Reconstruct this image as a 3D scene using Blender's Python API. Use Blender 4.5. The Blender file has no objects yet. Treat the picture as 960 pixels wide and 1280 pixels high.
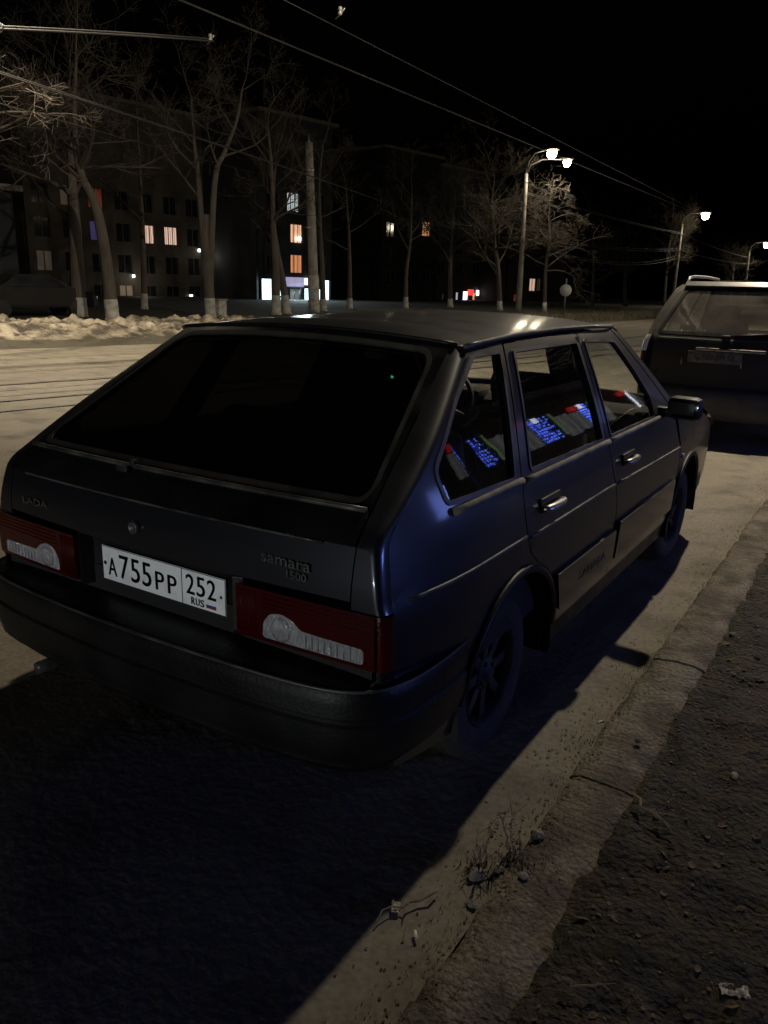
import bpy, bmesh, math, random
from mathutils import Vector, Matrix, noise
R = math.radians
random.seed(7)
SC = bpy.context.scene
COL = SC.collection

# ------------------------------------------------------------------ camera
CAMP = Vector((1.7163, -2.1968, 1.5128))
YAW, PITCH, ROLL, FPX = -0.5612, -0.2783, 0.0274, 987.2
fw = Vector((math.sin(YAW)*math.cos(PITCH), math.cos(YAW)*math.cos(PITCH), math.sin(PITCH)))
rt0 = Vector((math.cos(YAW), -math.sin(YAW), 0)); up0 = rt0.cross(fw)
rt = rt0*math.cos(ROLL)+up0*math.sin(ROLL); up = -rt0*math.sin(ROLL)+up0*math.cos(ROLL)
cd = bpy.data.cameras.new('camera'); cam = bpy.data.objects.new('camera', cd); COL.objects.link(cam)
cam.matrix_world = Matrix(((rt.x, up.x, -fw.x, CAMP.x), (rt.y, up.y, -fw.y, CAMP.y), (rt.z, up.z, -fw.z, CAMP.z), (0, 0, 0, 1)))
cd.sensor_fit = 'VERTICAL'; cd.sensor_height = 36; cd.lens = FPX/1280*36
cd.clip_start = 0.05; cd.clip_end = 2000
SC.camera = cam

def ray(x, y): return fw + rt*((x-480)/FPX) - up*((y-640)/FPX)
def on_z(x, y, z=0.0):
    d = ray(x, y); return CAMP + d*((z-CAMP.z)/d.z)
def at(x, y, D):
    d = ray(x, y); return CAMP + d*(D/math.hypot(d.x, d.y))

# ------------------------------------------------------------------ world, exposure
W = bpy.data.worlds.new('World'); SC.world = W; W.use_nodes = True
nt = W.node_tree; bg = nt.nodes['Background']
sky = nt.nodes.new('ShaderNodeTexSky'); sky.sky_type = 'NISHITA'; sky.sun_disc = False
sky.sun_elevation = R(-4.5); sky.sun_rotation = R(200)
nt.links.new(sky.outputs[0], bg.inputs[0]); bg.inputs[1].default_value = 0.05
SC.view_settings.view_transform = 'Standard'; SC.view_settings.look = 'None'
SC.view_settings.exposure = 0.0; SC.view_settings.gamma = 1.0
SC.cycles.use_denoising = True
SC.cycles.max_bounces = 8; SC.cycles.transparent_max_bounces = 16; SC.cycles.sample_clamp_indirect = 3.0
KEY_W, LAMP_W, BACK_W = 6900.0, 8600.0, 300.0

# ------------------------------------------------------------------ materials
MATS = {}
def mat(name, color=(.5, .5, .5), rough=.6, metal=0.0, coat=0.0, emit=None, es=0.0, noise_scale=None, color2=None,
        bump=0.0, bump_scale=None, spec=.5, detail=6, lo=.35, hi=.65, rough2=None, coords='Object', stretch=None):
    if name in MATS: return MATS[name]
    m = bpy.data.materials.new(name); m.use_nodes = True; MATS[name] = m
    n = m.node_tree.nodes; l = m.node_tree.links; b = n['Principled BSDF']
    b.inputs['Base Color'].default_value = (*color, 1); b.inputs['Roughness'].default_value = rough
    b.inputs['Metallic'].default_value = metal; b.inputs['Coat Weight'].default_value = coat
    b.inputs['Coat Roughness'].default_value = .06
    b.inputs['Specular IOR Level'].default_value = spec
    if emit:
        b.inputs['Emission Color'].default_value = (*emit, 1); b.inputs['Emission Strength'].default_value = es
    src = None
    if noise_scale or bump:
        tc = n.new('ShaderNodeTexCoord'); src = tc.outputs[coords]
        if stretch:
            mp = n.new('ShaderNodeMapping'); mp.inputs['Scale'].default_value = stretch
            l.new(src, mp.inputs[0]); src = mp.outputs[0]
    if noise_scale:
        t = n.new('ShaderNodeTexNoise'); t.inputs['Scale'].default_value = noise_scale; t.inputs['Detail'].default_value = detail
        l.new(src, t.inputs['Vector'])
        r = n.new('ShaderNodeValToRGB'); r.color_ramp.elements[0].position = lo; r.color_ramp.elements[1].position = hi
        r.color_ramp.elements[0].color = (*color, 1); r.color_ramp.elements[1].color = (*(color2 or color), 1)
        l.new(t.outputs['Fac'], r.inputs[0]); l.new(r.outputs[0], b.inputs['Base Color'])
        if rough2 is not None:
            mr = n.new('ShaderNodeMapRange'); mr.inputs['From Min'].default_value = lo; mr.inputs['From Max'].default_value = hi
            mr.inputs['To Min'].default_value = rough; mr.inputs['To Max'].default_value = rough2
            l.new(t.outputs['Fac'], mr.inputs['Value']); l.new(mr.outputs[0], b.inputs['Roughness'])
    if bump:
        t2 = n.new('ShaderNodeTexNoise'); t2.inputs['Scale'].default_value = bump_scale or 50; t2.inputs['Detail'].default_value = 5
        l.new(src, t2.inputs['Vector'])
        bp = n.new('ShaderNodeBump'); bp.inputs['Strength'].default_value = min(1, bump); bp.inputs['Distance'].default_value = .02
        l.new(t2.outputs['Fac'], bp.inputs['Height']); l.new(bp.outputs[0], b.inputs['Normal'])
    return m

def glass_mat(name, tint, gloss=1.0, dust=0.0):
    m = bpy.data.materials.new(name); m.use_nodes = True; MATS[name] = m
    n = m.node_tree.nodes; l = m.node_tree.links; n.remove(n['Principled BSDF'])
    out = n['Material Output']
    tr = n.new('ShaderNodeBsdfTransparent'); tr.inputs[0].default_value = (*tint, 1)
    gl = n.new('ShaderNodeBsdfGlossy'); gl.inputs['Roughness'].default_value = .02; gl.inputs[0].default_value = (gloss, gloss, gloss, 1)
    fr = n.new('ShaderNodeFresnel'); gb = n.new('ShaderNodeNewGeometry'); mi = n.new('ShaderNodeMapRange'); mi.inputs['To Min'].default_value = 1.6; mi.inputs['To Max'].default_value = 1/1.6
    l.new(gb.outputs['Backfacing'], mi.inputs['Value']); l.new(mi.outputs[0], fr.inputs[0])
    mx = n.new('ShaderNodeMixShader'); l.new(fr.outputs[0], mx.inputs[0]); l.new(tr.outputs[0], mx.inputs[1]); l.new(gl.outputs[0], mx.inputs[2])
    last = mx
    if dust:
        df = n.new('ShaderNodeBsdfDiffuse'); df.inputs[0].default_value = (.35, .32, .28, 1)
        tc = n.new('ShaderNodeTexCoord'); tx = n.new('ShaderNodeTexNoise'); tx.inputs['Scale'].default_value = 3; tx.inputs['Detail'].default_value = 8
        l.new(tc.outputs['Object'], tx.inputs['Vector'])
        mr = n.new('ShaderNodeMapRange'); mr.inputs['From Min'].default_value = .3; mr.inputs['From Max'].default_value = .7
        mr.inputs['To Min'].default_value = dust*.5; mr.inputs['To Max'].default_value = dust*1.5
        l.new(tx.outputs['Fac'], mr.inputs['Value'])
        m2 = n.new('ShaderNodeMixShader'); l.new(mr.outputs[0], m2.inputs[0]); l.new(mx.outputs[0], m2.inputs[1]); l.new(df.outputs[0], m2.inputs[2]); last = m2
    l.new(last.outputs[0], out.inputs[0])
    return m

def paint_mat(name, base, dust_light_col, dust_light_up, rough=.22, metal=.0, dust_side=.05):
    """clear-coated car paint; grey road dust, with painted lamplight on the crossover, lies on surfaces that face up, plus faint streaks"""
    m = bpy.data.materials.new(name); m.use_nodes = True; MATS[name] = m
    n = m.node_tree.nodes; l = m.node_tree.links; b = n['Principled BSDF']
    tc = n.new('ShaderNodeTexCoord'); geo = n.new('ShaderNodeNewGeometry')
    sep = n.new('ShaderNodeSeparateXYZ'); l.new(geo.outputs['Normal'], sep.inputs[0])
    mr = n.new('ShaderNodeMapRange'); mr.inputs['From Min'].default_value = .3; mr.inputs['From Max'].default_value = .95
    mr.inputs['To Min'].default_value = dust_side; mr.inputs['To Max'].default_value = dust_light_up
    l.new(sep.outputs['Z'], mr.inputs['Value'])
    t = n.new('ShaderNodeTexNoise'); t.inputs['Scale'].default_value = 7; t.inputs['Detail'].default_value = 9; l.new(tc.outputs['Object'], t.inputs['Vector'])
    mr2 = n.new('ShaderNodeMapRange'); mr2.inputs['From Min'].default_value = .3; mr2.inputs['From Max'].default_value = .75
    mr2.inputs['To Min'].default_value = .5; mr2.inputs['To Max'].default_value = 1.3; l.new(t.outputs['Fac'], mr2.inputs['Value'])
    mul = n.new('ShaderNodeMath'); mul.operation = 'MULTIPLY'; mul.use_clamp = True; l.new(mr.outputs[0], mul.inputs[0]); l.new(mr2.outputs[0], mul.inputs[1])
    mix = n.new('ShaderNodeMix'); mix.data_type = 'RGBA'; mix.inputs['A'].default_value = (*base, 1); mix.inputs['B'].default_value = (*dust_light_col, 1)
    l.new(mul.outputs[0], mix.inputs['Factor']); l.new(mix.outputs['Result'], b.inputs['Base Color'])
    rr = n.new('ShaderNodeMapRange'); rr.inputs['To Min'].default_value = rough; rr.inputs['To Max'].default_value = .7
    l.new(mul.outputs[0], rr.inputs['Value']); l.new(rr.outputs[0], b.inputs['Roughness'])
    cr = n.new('ShaderNodeMapRange'); cr.inputs['To Min'].default_value = .09; cr.inputs['To Max'].default_value = .5
    l.new(mul.outputs[0], cr.inputs['Value']); l.new(cr.outputs[0], b.inputs['Coat Roughness'])
    b.inputs['Metallic'].default_value = metal; b.inputs['Coat Weight'].default_value = .6
    t3 = n.new('ShaderNodeTexNoise'); t3.inputs['Scale'].default_value = 2.2; l.new(tc.outputs['Object'], t3.inputs['Vector'])
    bp = n.new('ShaderNodeBump'); bp.inputs['Strength'].default_value = .05; bp.inputs['Distance'].default_value = .02
    l.new(t3.outputs['Fac'], bp.inputs['Height']); l.new(bp.outputs[0], b.inputs['Normal']); l.new(bp.outputs[0], b.inputs['Coat Normal'])
    return m

PAINT = paint_mat('car_paint', (.009, .011, .017), (.11, .105, .09), .15, rough=.36, metal=.5, dust_side=.018)
SILVER = paint_mat('silver_shade_paint', (.030, .030, .029), (.15, .135, .11), .45, rough=.4, metal=.1, dust_side=.02)  # near-black sides hold the shade; lamplight on top is painted with the dust
GLASS = glass_mat('side_glass', (.93, .95, .93), 1.0, .008)
TINT = glass_mat('tinted_glass', (.006, .006, .007), .9, .004)
DUSTG = glass_mat('dusty_glass', (.5, .52, .5), 1.0, .16)
RUBBER = mat('black_rubber', (.008, .008, .009), .45, noise_scale=12, color2=(.016, .015, .014), rough2=.65, spec=.3)
TRIM = mat('worn_trim', (.03, .03, .032), .3, metal=.3, noise_scale=9, color2=(.10, .095, .085), rough2=.5)
PLASTIC = mat('bumper_plastic', (.004, .004, .0045), .38, noise_scale=5, color2=(.009, .009, .0085), rough2=.5, bump=.10, bump_scale=90, spec=.22)
DARK = mat('dark_underside', (.006, .006, .006), .9, noise_scale=4, color2=(.012, .011, .01))
CLOTH = mat('seat_fabric', (.02, .02, .022), .9, noise_scale=60, color2=(.05, .05, .055), bump=.3, bump_scale=200)
CLOTH2 = mat('seat_fabric_pattern', (.03, .05, .16), .85, noise_scale=80, color2=(.25, .3, .5), detail=2, lo=.45, hi=.6)
CHROME = mat('worn_chrome', (.45, .45, .44), .25, metal=1, noise_scale=14, color2=(.25, .24, .22), rough2=.5)
REDL = mat('red_lens', (.045, .0004, .001), .15, coat=.35, spec=.25, noise_scale=5, color2=(.030, .0003, .001), bump=.2, bump_scale=260)
WHITEL = mat('clear_lens', (.70, .70, .73), .16, coat=1.0, metal=.45, noise_scale=26, color2=(.55, .55, .57), lo=.3, hi=.7, bump=1.0, bump_scale=40, stretch=(5, 1, .7))
PLATE = mat('plate_white', (.92, .94, .94), .45, noise_scale=16, color2=(.62, .61, .58), lo=.5, hi=.85)
INK = mat('plate_ink', (.010, .010, .012), .5, noise_scale=40, color2=(.02, .02, .02))
RIM = mat('wheel_rim', (.045, .045, .05), .45, metal=.6, noise_scale=10, color2=(.022, .02, .018), rough2=.75)
TYRE = mat('tyre_rubber', (.009, .009, .009), .8, noise_scale=18, color2=(.022, .020, .018), bump=.4, bump_scale=60)
BADGE = mat('badge_metal', (.28, .28, .27), .35, metal=.8, noise_scale=30, color2=(.12, .12, .11))

# ------------------------------------------------------------------ object helpers
def meta(o, label=None, cat=None, group=None, kind=None):
    if label: o['label'] = label
    if cat: o['category'] = cat
    if group: o['group'] = group
    if kind: o['kind'] = kind
    return o
def thing(name, label, cat, loc=(0, 0, 0), rz=0, group=None):
    o = bpy.data.objects.new(name, None); o.empty_display_size = .2; COL.objects.link(o)
    o.location = loc; o.rotation_euler.z = rz
    return meta(o, label, cat, group)
def link(name, bm, m, parent=None, smooth=True, sharp=38, label=None):
    me = bpy.data.meshes.new(name)
    if smooth:
        for f in bm.faces: f.smooth = True
        for e in bm.edges:
            if len(e.link_faces) == 2 and e.calc_face_angle(0) > R(sharp): e.smooth = False
    bm.to_mesh(me); bm.free()
    for mm in (m if isinstance(m, (list, tuple)) else [m]): me.materials.append(mm)
    o = bpy.data.objects.new(name, me); COL.objects.link(o)
    if parent: o.parent = parent
    if label: o['label'] = label
    return o
def copy_tree(o, parent=None):
    c = o.copy(); COL.objects.link(c); c.parent = parent
    for ch in [x for x in o.children]: copy_tree(ch, c)
    return c
def box(bm, c, s, rot=None, bev=0.0, mi=0):
    n0 = set(bm.verts); r = bmesh.ops.create_cube(bm, size=1); vs = r['verts']
    for v in vs: v.co = Vector((v.co.x*s[0], v.co.y*s[1], v.co.z*s[2]))
    if bev:
        es = list({e for v in vs for e in v.link_edges})
        bmesh.ops.bevel(bm, geom=es, offset=min(bev, min(s)*.45), segments=2, affect='EDGES', profile=.5)
    vs = [v for v in bm.verts if v not in n0]
    M = (rot.to_4x4() if rot else Matrix()); M = Matrix.Translation(c) @ M
    for v in vs: v.co = M @ v.co
    if mi:
        for f in {f for v in vs for f in v.link_faces}: f.material_index = mi
    return vs
def tube(bm, pts, rad, n=8, caps=True, mi=0):
    rings = []; pts = [Vector(p) for p in pts]; prev = None
    for i, p in enumerate(pts):
        t = (pts[min(i+1, len(pts)-1)] - pts[max(i-1, 0)])
        t = t.normalized() if t.length > 1e-9 else Vector((0, 0, 1))
        if prev is None:
            a = Vector((0, 0, 1)) if abs(t.z) < .9 else Vector((1, 0, 0)); u = t.cross(a).normalized()
        else:
            u = prev - t*prev.dot(t); u = u.normalized() if u.length > 1e-6 else t.orthogonal().normalized()
        prev = u; v = t.cross(u); r = rad[i] if isinstance(rad, (list, tuple)) else rad
        rings.append([bm.verts.new(p + (u*math.cos(k*2*math.pi/n)+v*math.sin(k*2*math.pi/n))*r) for k in range(n)])
    for a, b in zip(rings, rings[1:]):
        for k in range(n):
            f = bm.faces.new((a[k], a[(k+1) % n], b[(k+1) % n], b[k])); f.material_index = mi
    if caps:
        for rg, s in ((rings[0], -1), (rings[-1], 1)):
            try: bm.faces.new(rg[::-1] if s < 0 else rg)
            except ValueError: pass
    return rings
def lathe(bm, prof, n=40, axis='X', c=(0, 0, 0), mi=0):
    rings = []
    for (r, h) in prof:
        ring = []
        for k in range(n):
            a = 2*math.pi*k/n; ca, sa = math.cos(a)*r, math.sin(a)*r
            p = (h, ca, sa) if axis == 'X' else ((ca, sa, h) if axis == 'Z' else (ca, h, sa))
            ring.append(bm.verts.new(Vector(c)+Vector(p)))
        rings.append(ring)
    for a, b in zip(rings, rings[1:]):
        for k in range(n):
            f = bm.faces.new((a[k], a[(k+1) % n], b[(k+1) % n], b[k])); f.material_index = mi
    return rings
def grid(bm, fn, us, vs_, mi=0):
    vv = [[bm.verts.new(fn(u, v)) for v in vs_] for u in us]
    for i in range(len(us)-1):
        for j in range(len(vs_)-1):
            f = bm.faces.new((vv[i][j], vv[i+1][j], vv[i+1][j+1], vv[i][j+1])); f.material_index = mi
    return vv
def lin(a, b, n): return [a+(b-a)*i/n for i in range(n+1)]
def hermite(knots):
    xs = [k[0] for k in knots]; ys = [k[1] for k in knots]; n = len(xs)
    d = [(ys[i+1]-ys[i])/(xs[i+1]-xs[i]) for i in range(n-1)]
    m = [d[0]]+[0 if d[i-1]*d[i] <= 0 else 2*d[i-1]*d[i]/(d[i-1]+d[i]) for i in range(1, n-1)]+[d[-1]]
    def f(x):
        if x <= xs[0]: return ys[0]+(x-xs[0])*m[0]
        if x >= xs[-1]: return ys[-1]+(x-xs[-1])*m[-1]
        i = max(j for j in range(n-1) if xs[j] <= x); h = xs[i+1]-xs[i]; t = (x-xs[i])/h
        return ys[i]*(2*t**3-3*t*t+1)+m[i]*h*(t**3-2*t*t+t)+ys[i+1]*(-2*t**3+3*t*t)+m[i+1]*h*(t**3-t*t)
    return f
def rp(pts, r=.03, n=5):
    """round the corners of a closed outline; a point may carry its own radius"""
    out = []; N = len(pts)
    for i in range(N):
        p = Vector(pts[i][:2]); a = Vector(pts[i-1][:2]); b = Vector(pts[(i+1) % N][:2])
        rr = pts[i][2] if len(pts[i]) > 2 else r
        if rr <= 0: out.append(tuple(p)); continue
        da = (a-p); db = (b-p); d = min(rr, da.length*.45, db.length*.45)
        A = p+da.normalized()*d; B = p+db.normalized()*d
        for k in range(n+1):
            t = k/n; q = A*(1-t)**2+p*2*t*(1-t)+B*t*t; out.append((q.x, q.y))
    res = []
    for q in out:
        if not res or (Vector(q)-Vector(res[-1])).length > 1e-4: res.append(q)
    return res
def off(poly, d):
    """offset a closed outline outward by d"""
    N = len(poly); area = sum(poly[i][0]*poly[(i+1) % N][1]-poly[(i+1) % N][0]*poly[i][1] for i in range(N))
    s = 1 if area > 0 else -1; out = []
    for i in range(N):
        a, p, b = Vector(poly[i-1]), Vector(poly[i]), Vector(poly[(i+1) % N])
        t1 = (p-a).normalized(); t2 = (b-p).normalized(); t = (t1+t2)
        t = t.normalized() if t.length > 1e-6 else t1
        nn = Vector((t.y, -t.x))*s; c = max(.5, nn.dot(Vector((t1.y, -t1.x))*s))
        q = p+nn*d/c; out.append((q.x, q.y))
    return out
def panel(name, outer, fn, m, parent, holes=(), outv=(1, 0, 0), flange=.012, offs=0.0, step=.05, label=None, sharp=38):
    bm = bmesh.new(); outv = Vector(outv)
    for poly in [outer]+list(holes):
        vs = [bm.verts.new((p[0], p[1], 0)) for p in poly]
        for i in range(len(vs)): bm.edges.new((vs[i], vs[(i+1) % len(vs)]))
    bmesh.ops.triangle_fill(bm, use_beauty=True, use_dissolve=False, edges=bm.edges[:])
    us = [p[0] for p in outer]; vs_ = [p[1] for p in outer]
    for ax, lo, hi in ((0, min(us), max(us)), (1, min(vs_), max(vs_))):
        k = math.floor(lo/step)+1
        while k*step < hi:
            co = Vector((k*step, 0, 0)) if ax == 0 else Vector((0, k*step, 0)); no = Vector((1, 0, 0)) if ax == 0 else Vector((0, 1, 0))
            bmesh.ops.bisect_plane(bm, geom=bm.verts[:]+bm.edges[:]+bm.faces[:], plane_co=co, plane_no=no, dist=1e-5)
            k += 1
    def nrm(u, v):
        e = 1e-3; n_ = (fn(u+e, v)-fn(u-e, v)).cross(fn(u, v+e)-fn(u, v-e)).normalized()
        return n_ if n_.dot(outv) >= 0 else -n_
    uv = {v: (v.co.x, v.co.y) for v in bm.verts}
    ns = {v: nrm(*uv[v]) for v in uv}
    for v in uv: v.co = fn(*uv[v]) + ns[v]*offs
    bm.normal_update()
    for f in bm.faces:
        if f.normal.dot(sum((ns[v] for v in f.verts), Vector())) < 0: f.normal_flip()
    if flange:
        be = [e for e in bm.edges if len(e.link_faces) == 1]
        r = bmesh.ops.extrude_edge_only(bm, edges=be)
        nv = [g for g in r['geom'] if isinstance(g, bmesh.types.BMVert)]
        old = {tuple(round(c, 6) for c in v.co): ns[v] for v in uv}
        for v in nv:
            q = old.get(tuple(round(c, 6) for c in v.co))
            if q: v.co -= q*flange
    return link(name, bm, m, parent, sharp=sharp, label=label)
def text_mesh(txt, size, thick=.001, sx=1.0):
    cu = bpy.data.curves.new('t', 'FONT'); cu.body = txt; cu.size = size; cu.extrude = thick
    cu.align_x = 'CENTER'; cu.align_y = 'CENTER'; cu.resolution_u = 3
    o = bpy.data.objects.new('t', cu); COL.objects.link(o)
    dg = bpy.context.evaluated_depsgraph_get(); me = bpy.data.meshes.new_from_object(o.evaluated_get(dg))
    bpy.data.objects.remove(o)
    me.transform(Matrix.Diagonal((sx, 1, 1, 1)))
    return me
def add_text(bm, txt, size, M, thick=.001, sx=1.0, mi=0):
    me = text_mesh(txt, size, thick, sx); me.transform(M); n = len(bm.faces); bm.from_mesh(me); bpy.data.meshes.remove(me)
    bm.faces.ensure_lookup_table()
    for i in range(n, len(bm.faces)): bm.faces[i].material_index = mi

# ================================================================== the black hatchback
car = thing('hatchback_car', 'dirty black five-door hatchback with white number plate, nearest to the camera beside the kerb', 'car', (0, 0, 0))
WZ = hermite([(.18, .79), (.30, .812), (.45, .83), (.62, .838), (.742, .834), (.762, .827), (.80, .82), (.90, .795), (.935, .783), (1.335, .602), (1.37, .580)])
def SX(Y, z):
    t = 1.0
    if Y > 1.9: t -= .05*((Y-1.9)/1.3)**2
    if Y < -.25: t -= .052*((-.25-Y)/.4)**2
    return WZ(z)*t
def side(Y, z): return Vector((SX(Y, z), Y, z))
def sideL(Y, z): return Vector((-SX(Y, z), Y, z))
RYZ = hermite([(.28, -.69), (.55, -.730), (.76, -.735), (.90, -.715), (.930, -.695), (.966, -.638), (1.0, -.585), (1.32, -.055), (1.345, -.015), (1.37, .03)])
def sm(t): t = max(0, min(1, t)); return t*t*(3-2*t)
def rear(x, z):
    w = max(.5, WZ(min(z, 1.36)))
    return Vector((x, RYZ(z)+(.035 if z < .95 else .035-.012*sm((z-.95)/.35)+0)*(x/w)**2, z+.030*(1-min(1, (x/.6)**2))*sm((z-1.0)/.33)-.028*sm((z-1.0)/.33)*0))
RC = .042
def rear_edge_x(z): return SX(-.6, z)-RC*.9
def side_edge_y(z): return rear(SX(-.6, z), z).y+RC
def corner(t, z, s=1):
    A = side(side_edge_y(z), z); B = rear(rear_edge_x(z), z); C = Vector((A.x, B.y-.002, z))
    B.z = A.z+(B.z-A.z)
    p = A*(1-t)**2+C*2*t*(1-t)+B*t*t
    return Vector((p.x*s, p.y, p.z))

BELTM = mat('dusty_trim', (.20, .18, .14), .8, noise_scale=14, color2=(.07, .065, .055))
GLOSSB = mat('gloss_black', (.006, .006, .007), .22, noise_scale=8, color2=(.012, .012, .012), rough2=.35, spec=.35)
# --- door, quarter and fender outlines in (Y, z)
g_rear = [(.30, 1.338), (.108, .945), (.085, .86), (.078, .76), (.10, .70), (.16, .655), (.262, .60), (.345, .52), (.395, .44), (.41, .335)]
g_mid = [(1.035, 1.352), (.985, .948), (.995, .80), (1.03, .69), (1.055, .51), (1.06, .335)]
g_front = [(1.50, 1.352), (1.80, 1.14), (2.07, .945), (2.12, .84), (2.165, .70), (2.145, .50), (2.12, .335)]
GAP = .0035
rear_door = [(p[0]+GAP, p[1]) for p in g_rear]+[(p[0]-GAP, p[1]) for p in reversed(g_mid)]
front_door = [(p[0]+GAP, p[1]) for p in g_mid]+[(p[0]-GAP, p[1]) for p in reversed(g_front)]
arcR = [(.02+.365*math.cos(a), .29+.365*math.sin(a)) for a in [R(t) for t in range(176, 3, -6)]]
quarter = [(.295, 1.345)]+[(side_edge_y(z), z) for z in (1.34, 1.30, 1.24, 1.18, 1.12, 1.06, 1.01, .98, .95, .92, .90, .86, .80, .76, .70, .64, .58, .50, .42, .34, .28)]
quarter += [(-.36, .25), (-.345, .30)]+arcR[1:]+[(p[0]-GAP, p[1]) for p in reversed(g_rear) if p[1] > .36 and p[1] < 1.3]
# clip the arch points that would cross the door gap
quarter = [p for i, p in enumerate(quarter)]
win_q = rp([(.045, 1.312, .02), (-.163, 1.200, .03), (-.392, 1.042, .035), (-.375, .955, .02), (.055, .943, .015), (.248, 1.314, .015)])
win_r = rp([(.355, 1.312, .02), (.185, .948, .02), (.935, .940, .02), (.99, 1.316, .02)])
win_f = rp([(1.085, 1.316, .02), (1.035, .940, .02), (1.74, .938, .01), (1.74, 1.04, .01), (1.63, 1.160, .03), (1.475, 1.302, .03)])
arcF = [(2.46+.355*math.cos(a), .29+.355*math.sin(a)) for a in [R(t) for t in range(176, 3, -6)]]
fender = [(2.16, .93), (2.17, .84), (2.175, .70), (2.155, .50), (2.13, .335), (2.108, .30)]+arcF+[(2.83, .28), (3.10, .30), (3.17, .42), (3.17, .60), (3.15, .72), (3.0, .80), (2.6, .89)]
apillar = [(1.506, 1.356), (1.806, 1.146), (2.074, .952), (2.13, .945), (2.165, .955), (1.86, 1.16), (1.56, 1.365)]
sill = [(.40, .33), (.42, .24), (2.10, .24), (2.12, .33)]

def mir(poly): return poly
for s, fn, ov in ((1, side, (1, 0, 0)), (-1, sideL, (-1, 0, 0))):
    panel('quarter_panel', quarter, fn, PAINT, car, [win_q], ov)
    panel('front_wing', fender, fn, PAINT, car, (), ov)
    panel('windscreen_pillar', apillar, fn, PAINT, car, (), ov)
    panel('sill', sill, fn, PLASTIC, car, (), ov, offs=-.004)
    gq = panel('quarter_window', off(win_q, .004), fn, GLASS, car, (), ov, flange=0, offs=-.010)
    panel('window_seal', off(win_q, .007), fn, TRIM, gq, [off(win_q, -.006)], ov, offs=.004, flange=.012)
    bm = bmesh.new(); tube(bm, [Vector(fn(y, .934))+Vector((s*.008, 0, 0)) for y in lin(-.36, .09, 8)], .012, 8); link('belt_strip', bm, BELTM, car)
    for nm, outl, win, hy, lab in (('rear_door', rear_door, win_r, .28, None), ('front_door', front_door, win_f, 1.20, None)):
        d = panel(nm, outl, fn, PAINT, car, [win], ov, flange=.02)
        g = panel('window', off(win, .004), fn, GLASS, d, (), ov, flange=0, offs=-.010)
        panel('window_seal', off(win, .006), fn, TRIM, d, [off(win, -.006)], ov, offs=.004, flange=.012)
        # belt strip with dust on it
        y0, y1 = (.115, .975) if nm == 'rear_door' else (.995, 2.05)
        bm = bmesh.new()
        for k in range(1):
            pts = [Vector(fn(y, .928))+Vector((s*.008, 0, 0)) for y in lin(y0, y1, 14)]
            tube(bm, pts, .0125, 8)
        link('belt_strip', bm, BELTM, d)
        # handle: dark recess cup and worn bar
        bm = bmesh.new()
        c = fn(hy, .822); box(bm, (c.x+s*.001, hy+.01, .828), (.012, .17, .052), bev=.012)
        hc = link('handle_cup', bm, RUBBER, d)
        bm = bmesh.new()
        pts = [Vector(fn(hy+dy, .824))+Vector((s*e, 0, 0)) for dy, e in ((-.085, .014), (-.07, .026), (-.03, .032), (.03, .032), (.07, .026), (.085, .014))]
        tube(bm, pts, [.010, .015, .016, .016, .015, .010], 10)
        for v in bm.verts: v.co.z = .824+(v.co.z-.824)*.85
        link('handle', bm, CHROME if s > 0 else RUBBER, d)
        # lower protective moulding
        y0, y1, zt, zb = (.415, 1.035, .555, .395) if nm == 'rear_door' else (1.075, 2.07, .575, .405)
        mo = panel('door_moulding', rp([(y0, zb), (y0-(.08 if nm == 'rear_door' else 0), zt), (y1-.01, zt), (y1+.01, zb)], .015, 3), fn, PAINT, d, (), ov, flange=.02, offs=.016)
        # crease strip
        bm = bmesh.new()
        a0, a1 = (.10, .995) if nm == 'rear_door' else (1.04, 2.15)
        tube(bm, [Vector(fn(y, .752-.017*max(0, y-.9)))+Vector((s*.001, 0, 0)) for y in lin(a0, a1, 12)], .006, 6)
        link('side_strip', bm, TRIM, d)
        if nm == 'rear_door' and s > 0:
            bm = bmesh.new()
            M = Matrix(((0, 0, 1, SX(.75, .47)+.0175), (1, 0, 0, .75), (0, 1, 0, .475), (0, 0, 0, 1)))
            add_text(bm, 'SAMARA', .055, M, .001, 1.5)
            link('lettering', bm, BADGE, mo, smooth=False)
    bm = bmesh.new(); tube(bm, [Vector(fn(y, .760))+Vector((s*.001, 0, 0)) for y in lin(-.60, .07, 12)], .006, 6); link('side_strip', bm, TRIM, car)
    # wheel-arch lips
    for cy, rr in ((.02, .368), (2.46, .358)):
        bm = bmesh.new()
        tube(bm, [Vector(fn(cy+rr*math.cos(R(t)), .29+rr*math.sin(R(t))))+Vector((s*.004, 0, 0)) for t in range(170, 9, -8)], .014, 8)
        link('arch_lip', bm, PLASTIC, car)
        bm = bmesh.new()   # wheel housing
        for i, t in enumerate(range(-10, 190, 10)):
            pass
        ring = lathe(bm, [(rr-.004, s*.825), (rr-.004, s*.46), (.02, s*.46)], 40, 'X', (0, cy, .29))
        dele = [v for v in bm.verts if v.co.z < .20]
        bmesh.ops.delete(bm, geom=dele, context='VERTS')
        link('wheel_housing', bm, DARK, car)
    # rear corner of the body
    bm = bmesh.new(); grid(bm, lambda t, z: corner(t, z, s), lin(0, 1, 7), lin(.745, 1.345, 34)); bmesh.ops.recalc_face_normals(bm, faces=bm.faces); link('corner_panel', bm, PAINT, car)
    bm = bmesh.new(); grid(bm, lambda t, z: corner(t, z, s), lin(0, 1, 6), lin(.28, .595, 10)); link('corner_panel', bm, PLASTIC, car)
    # C pillar strip and the piece of body beside the tailgate
    xe = lambda z: rear_edge_x(z)+.001
    hx = lambda z: (.690 if z < .93 else .690-(z-.93)/.405*.125)
    zz = lin(.745, 1.347, 20)
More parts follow.
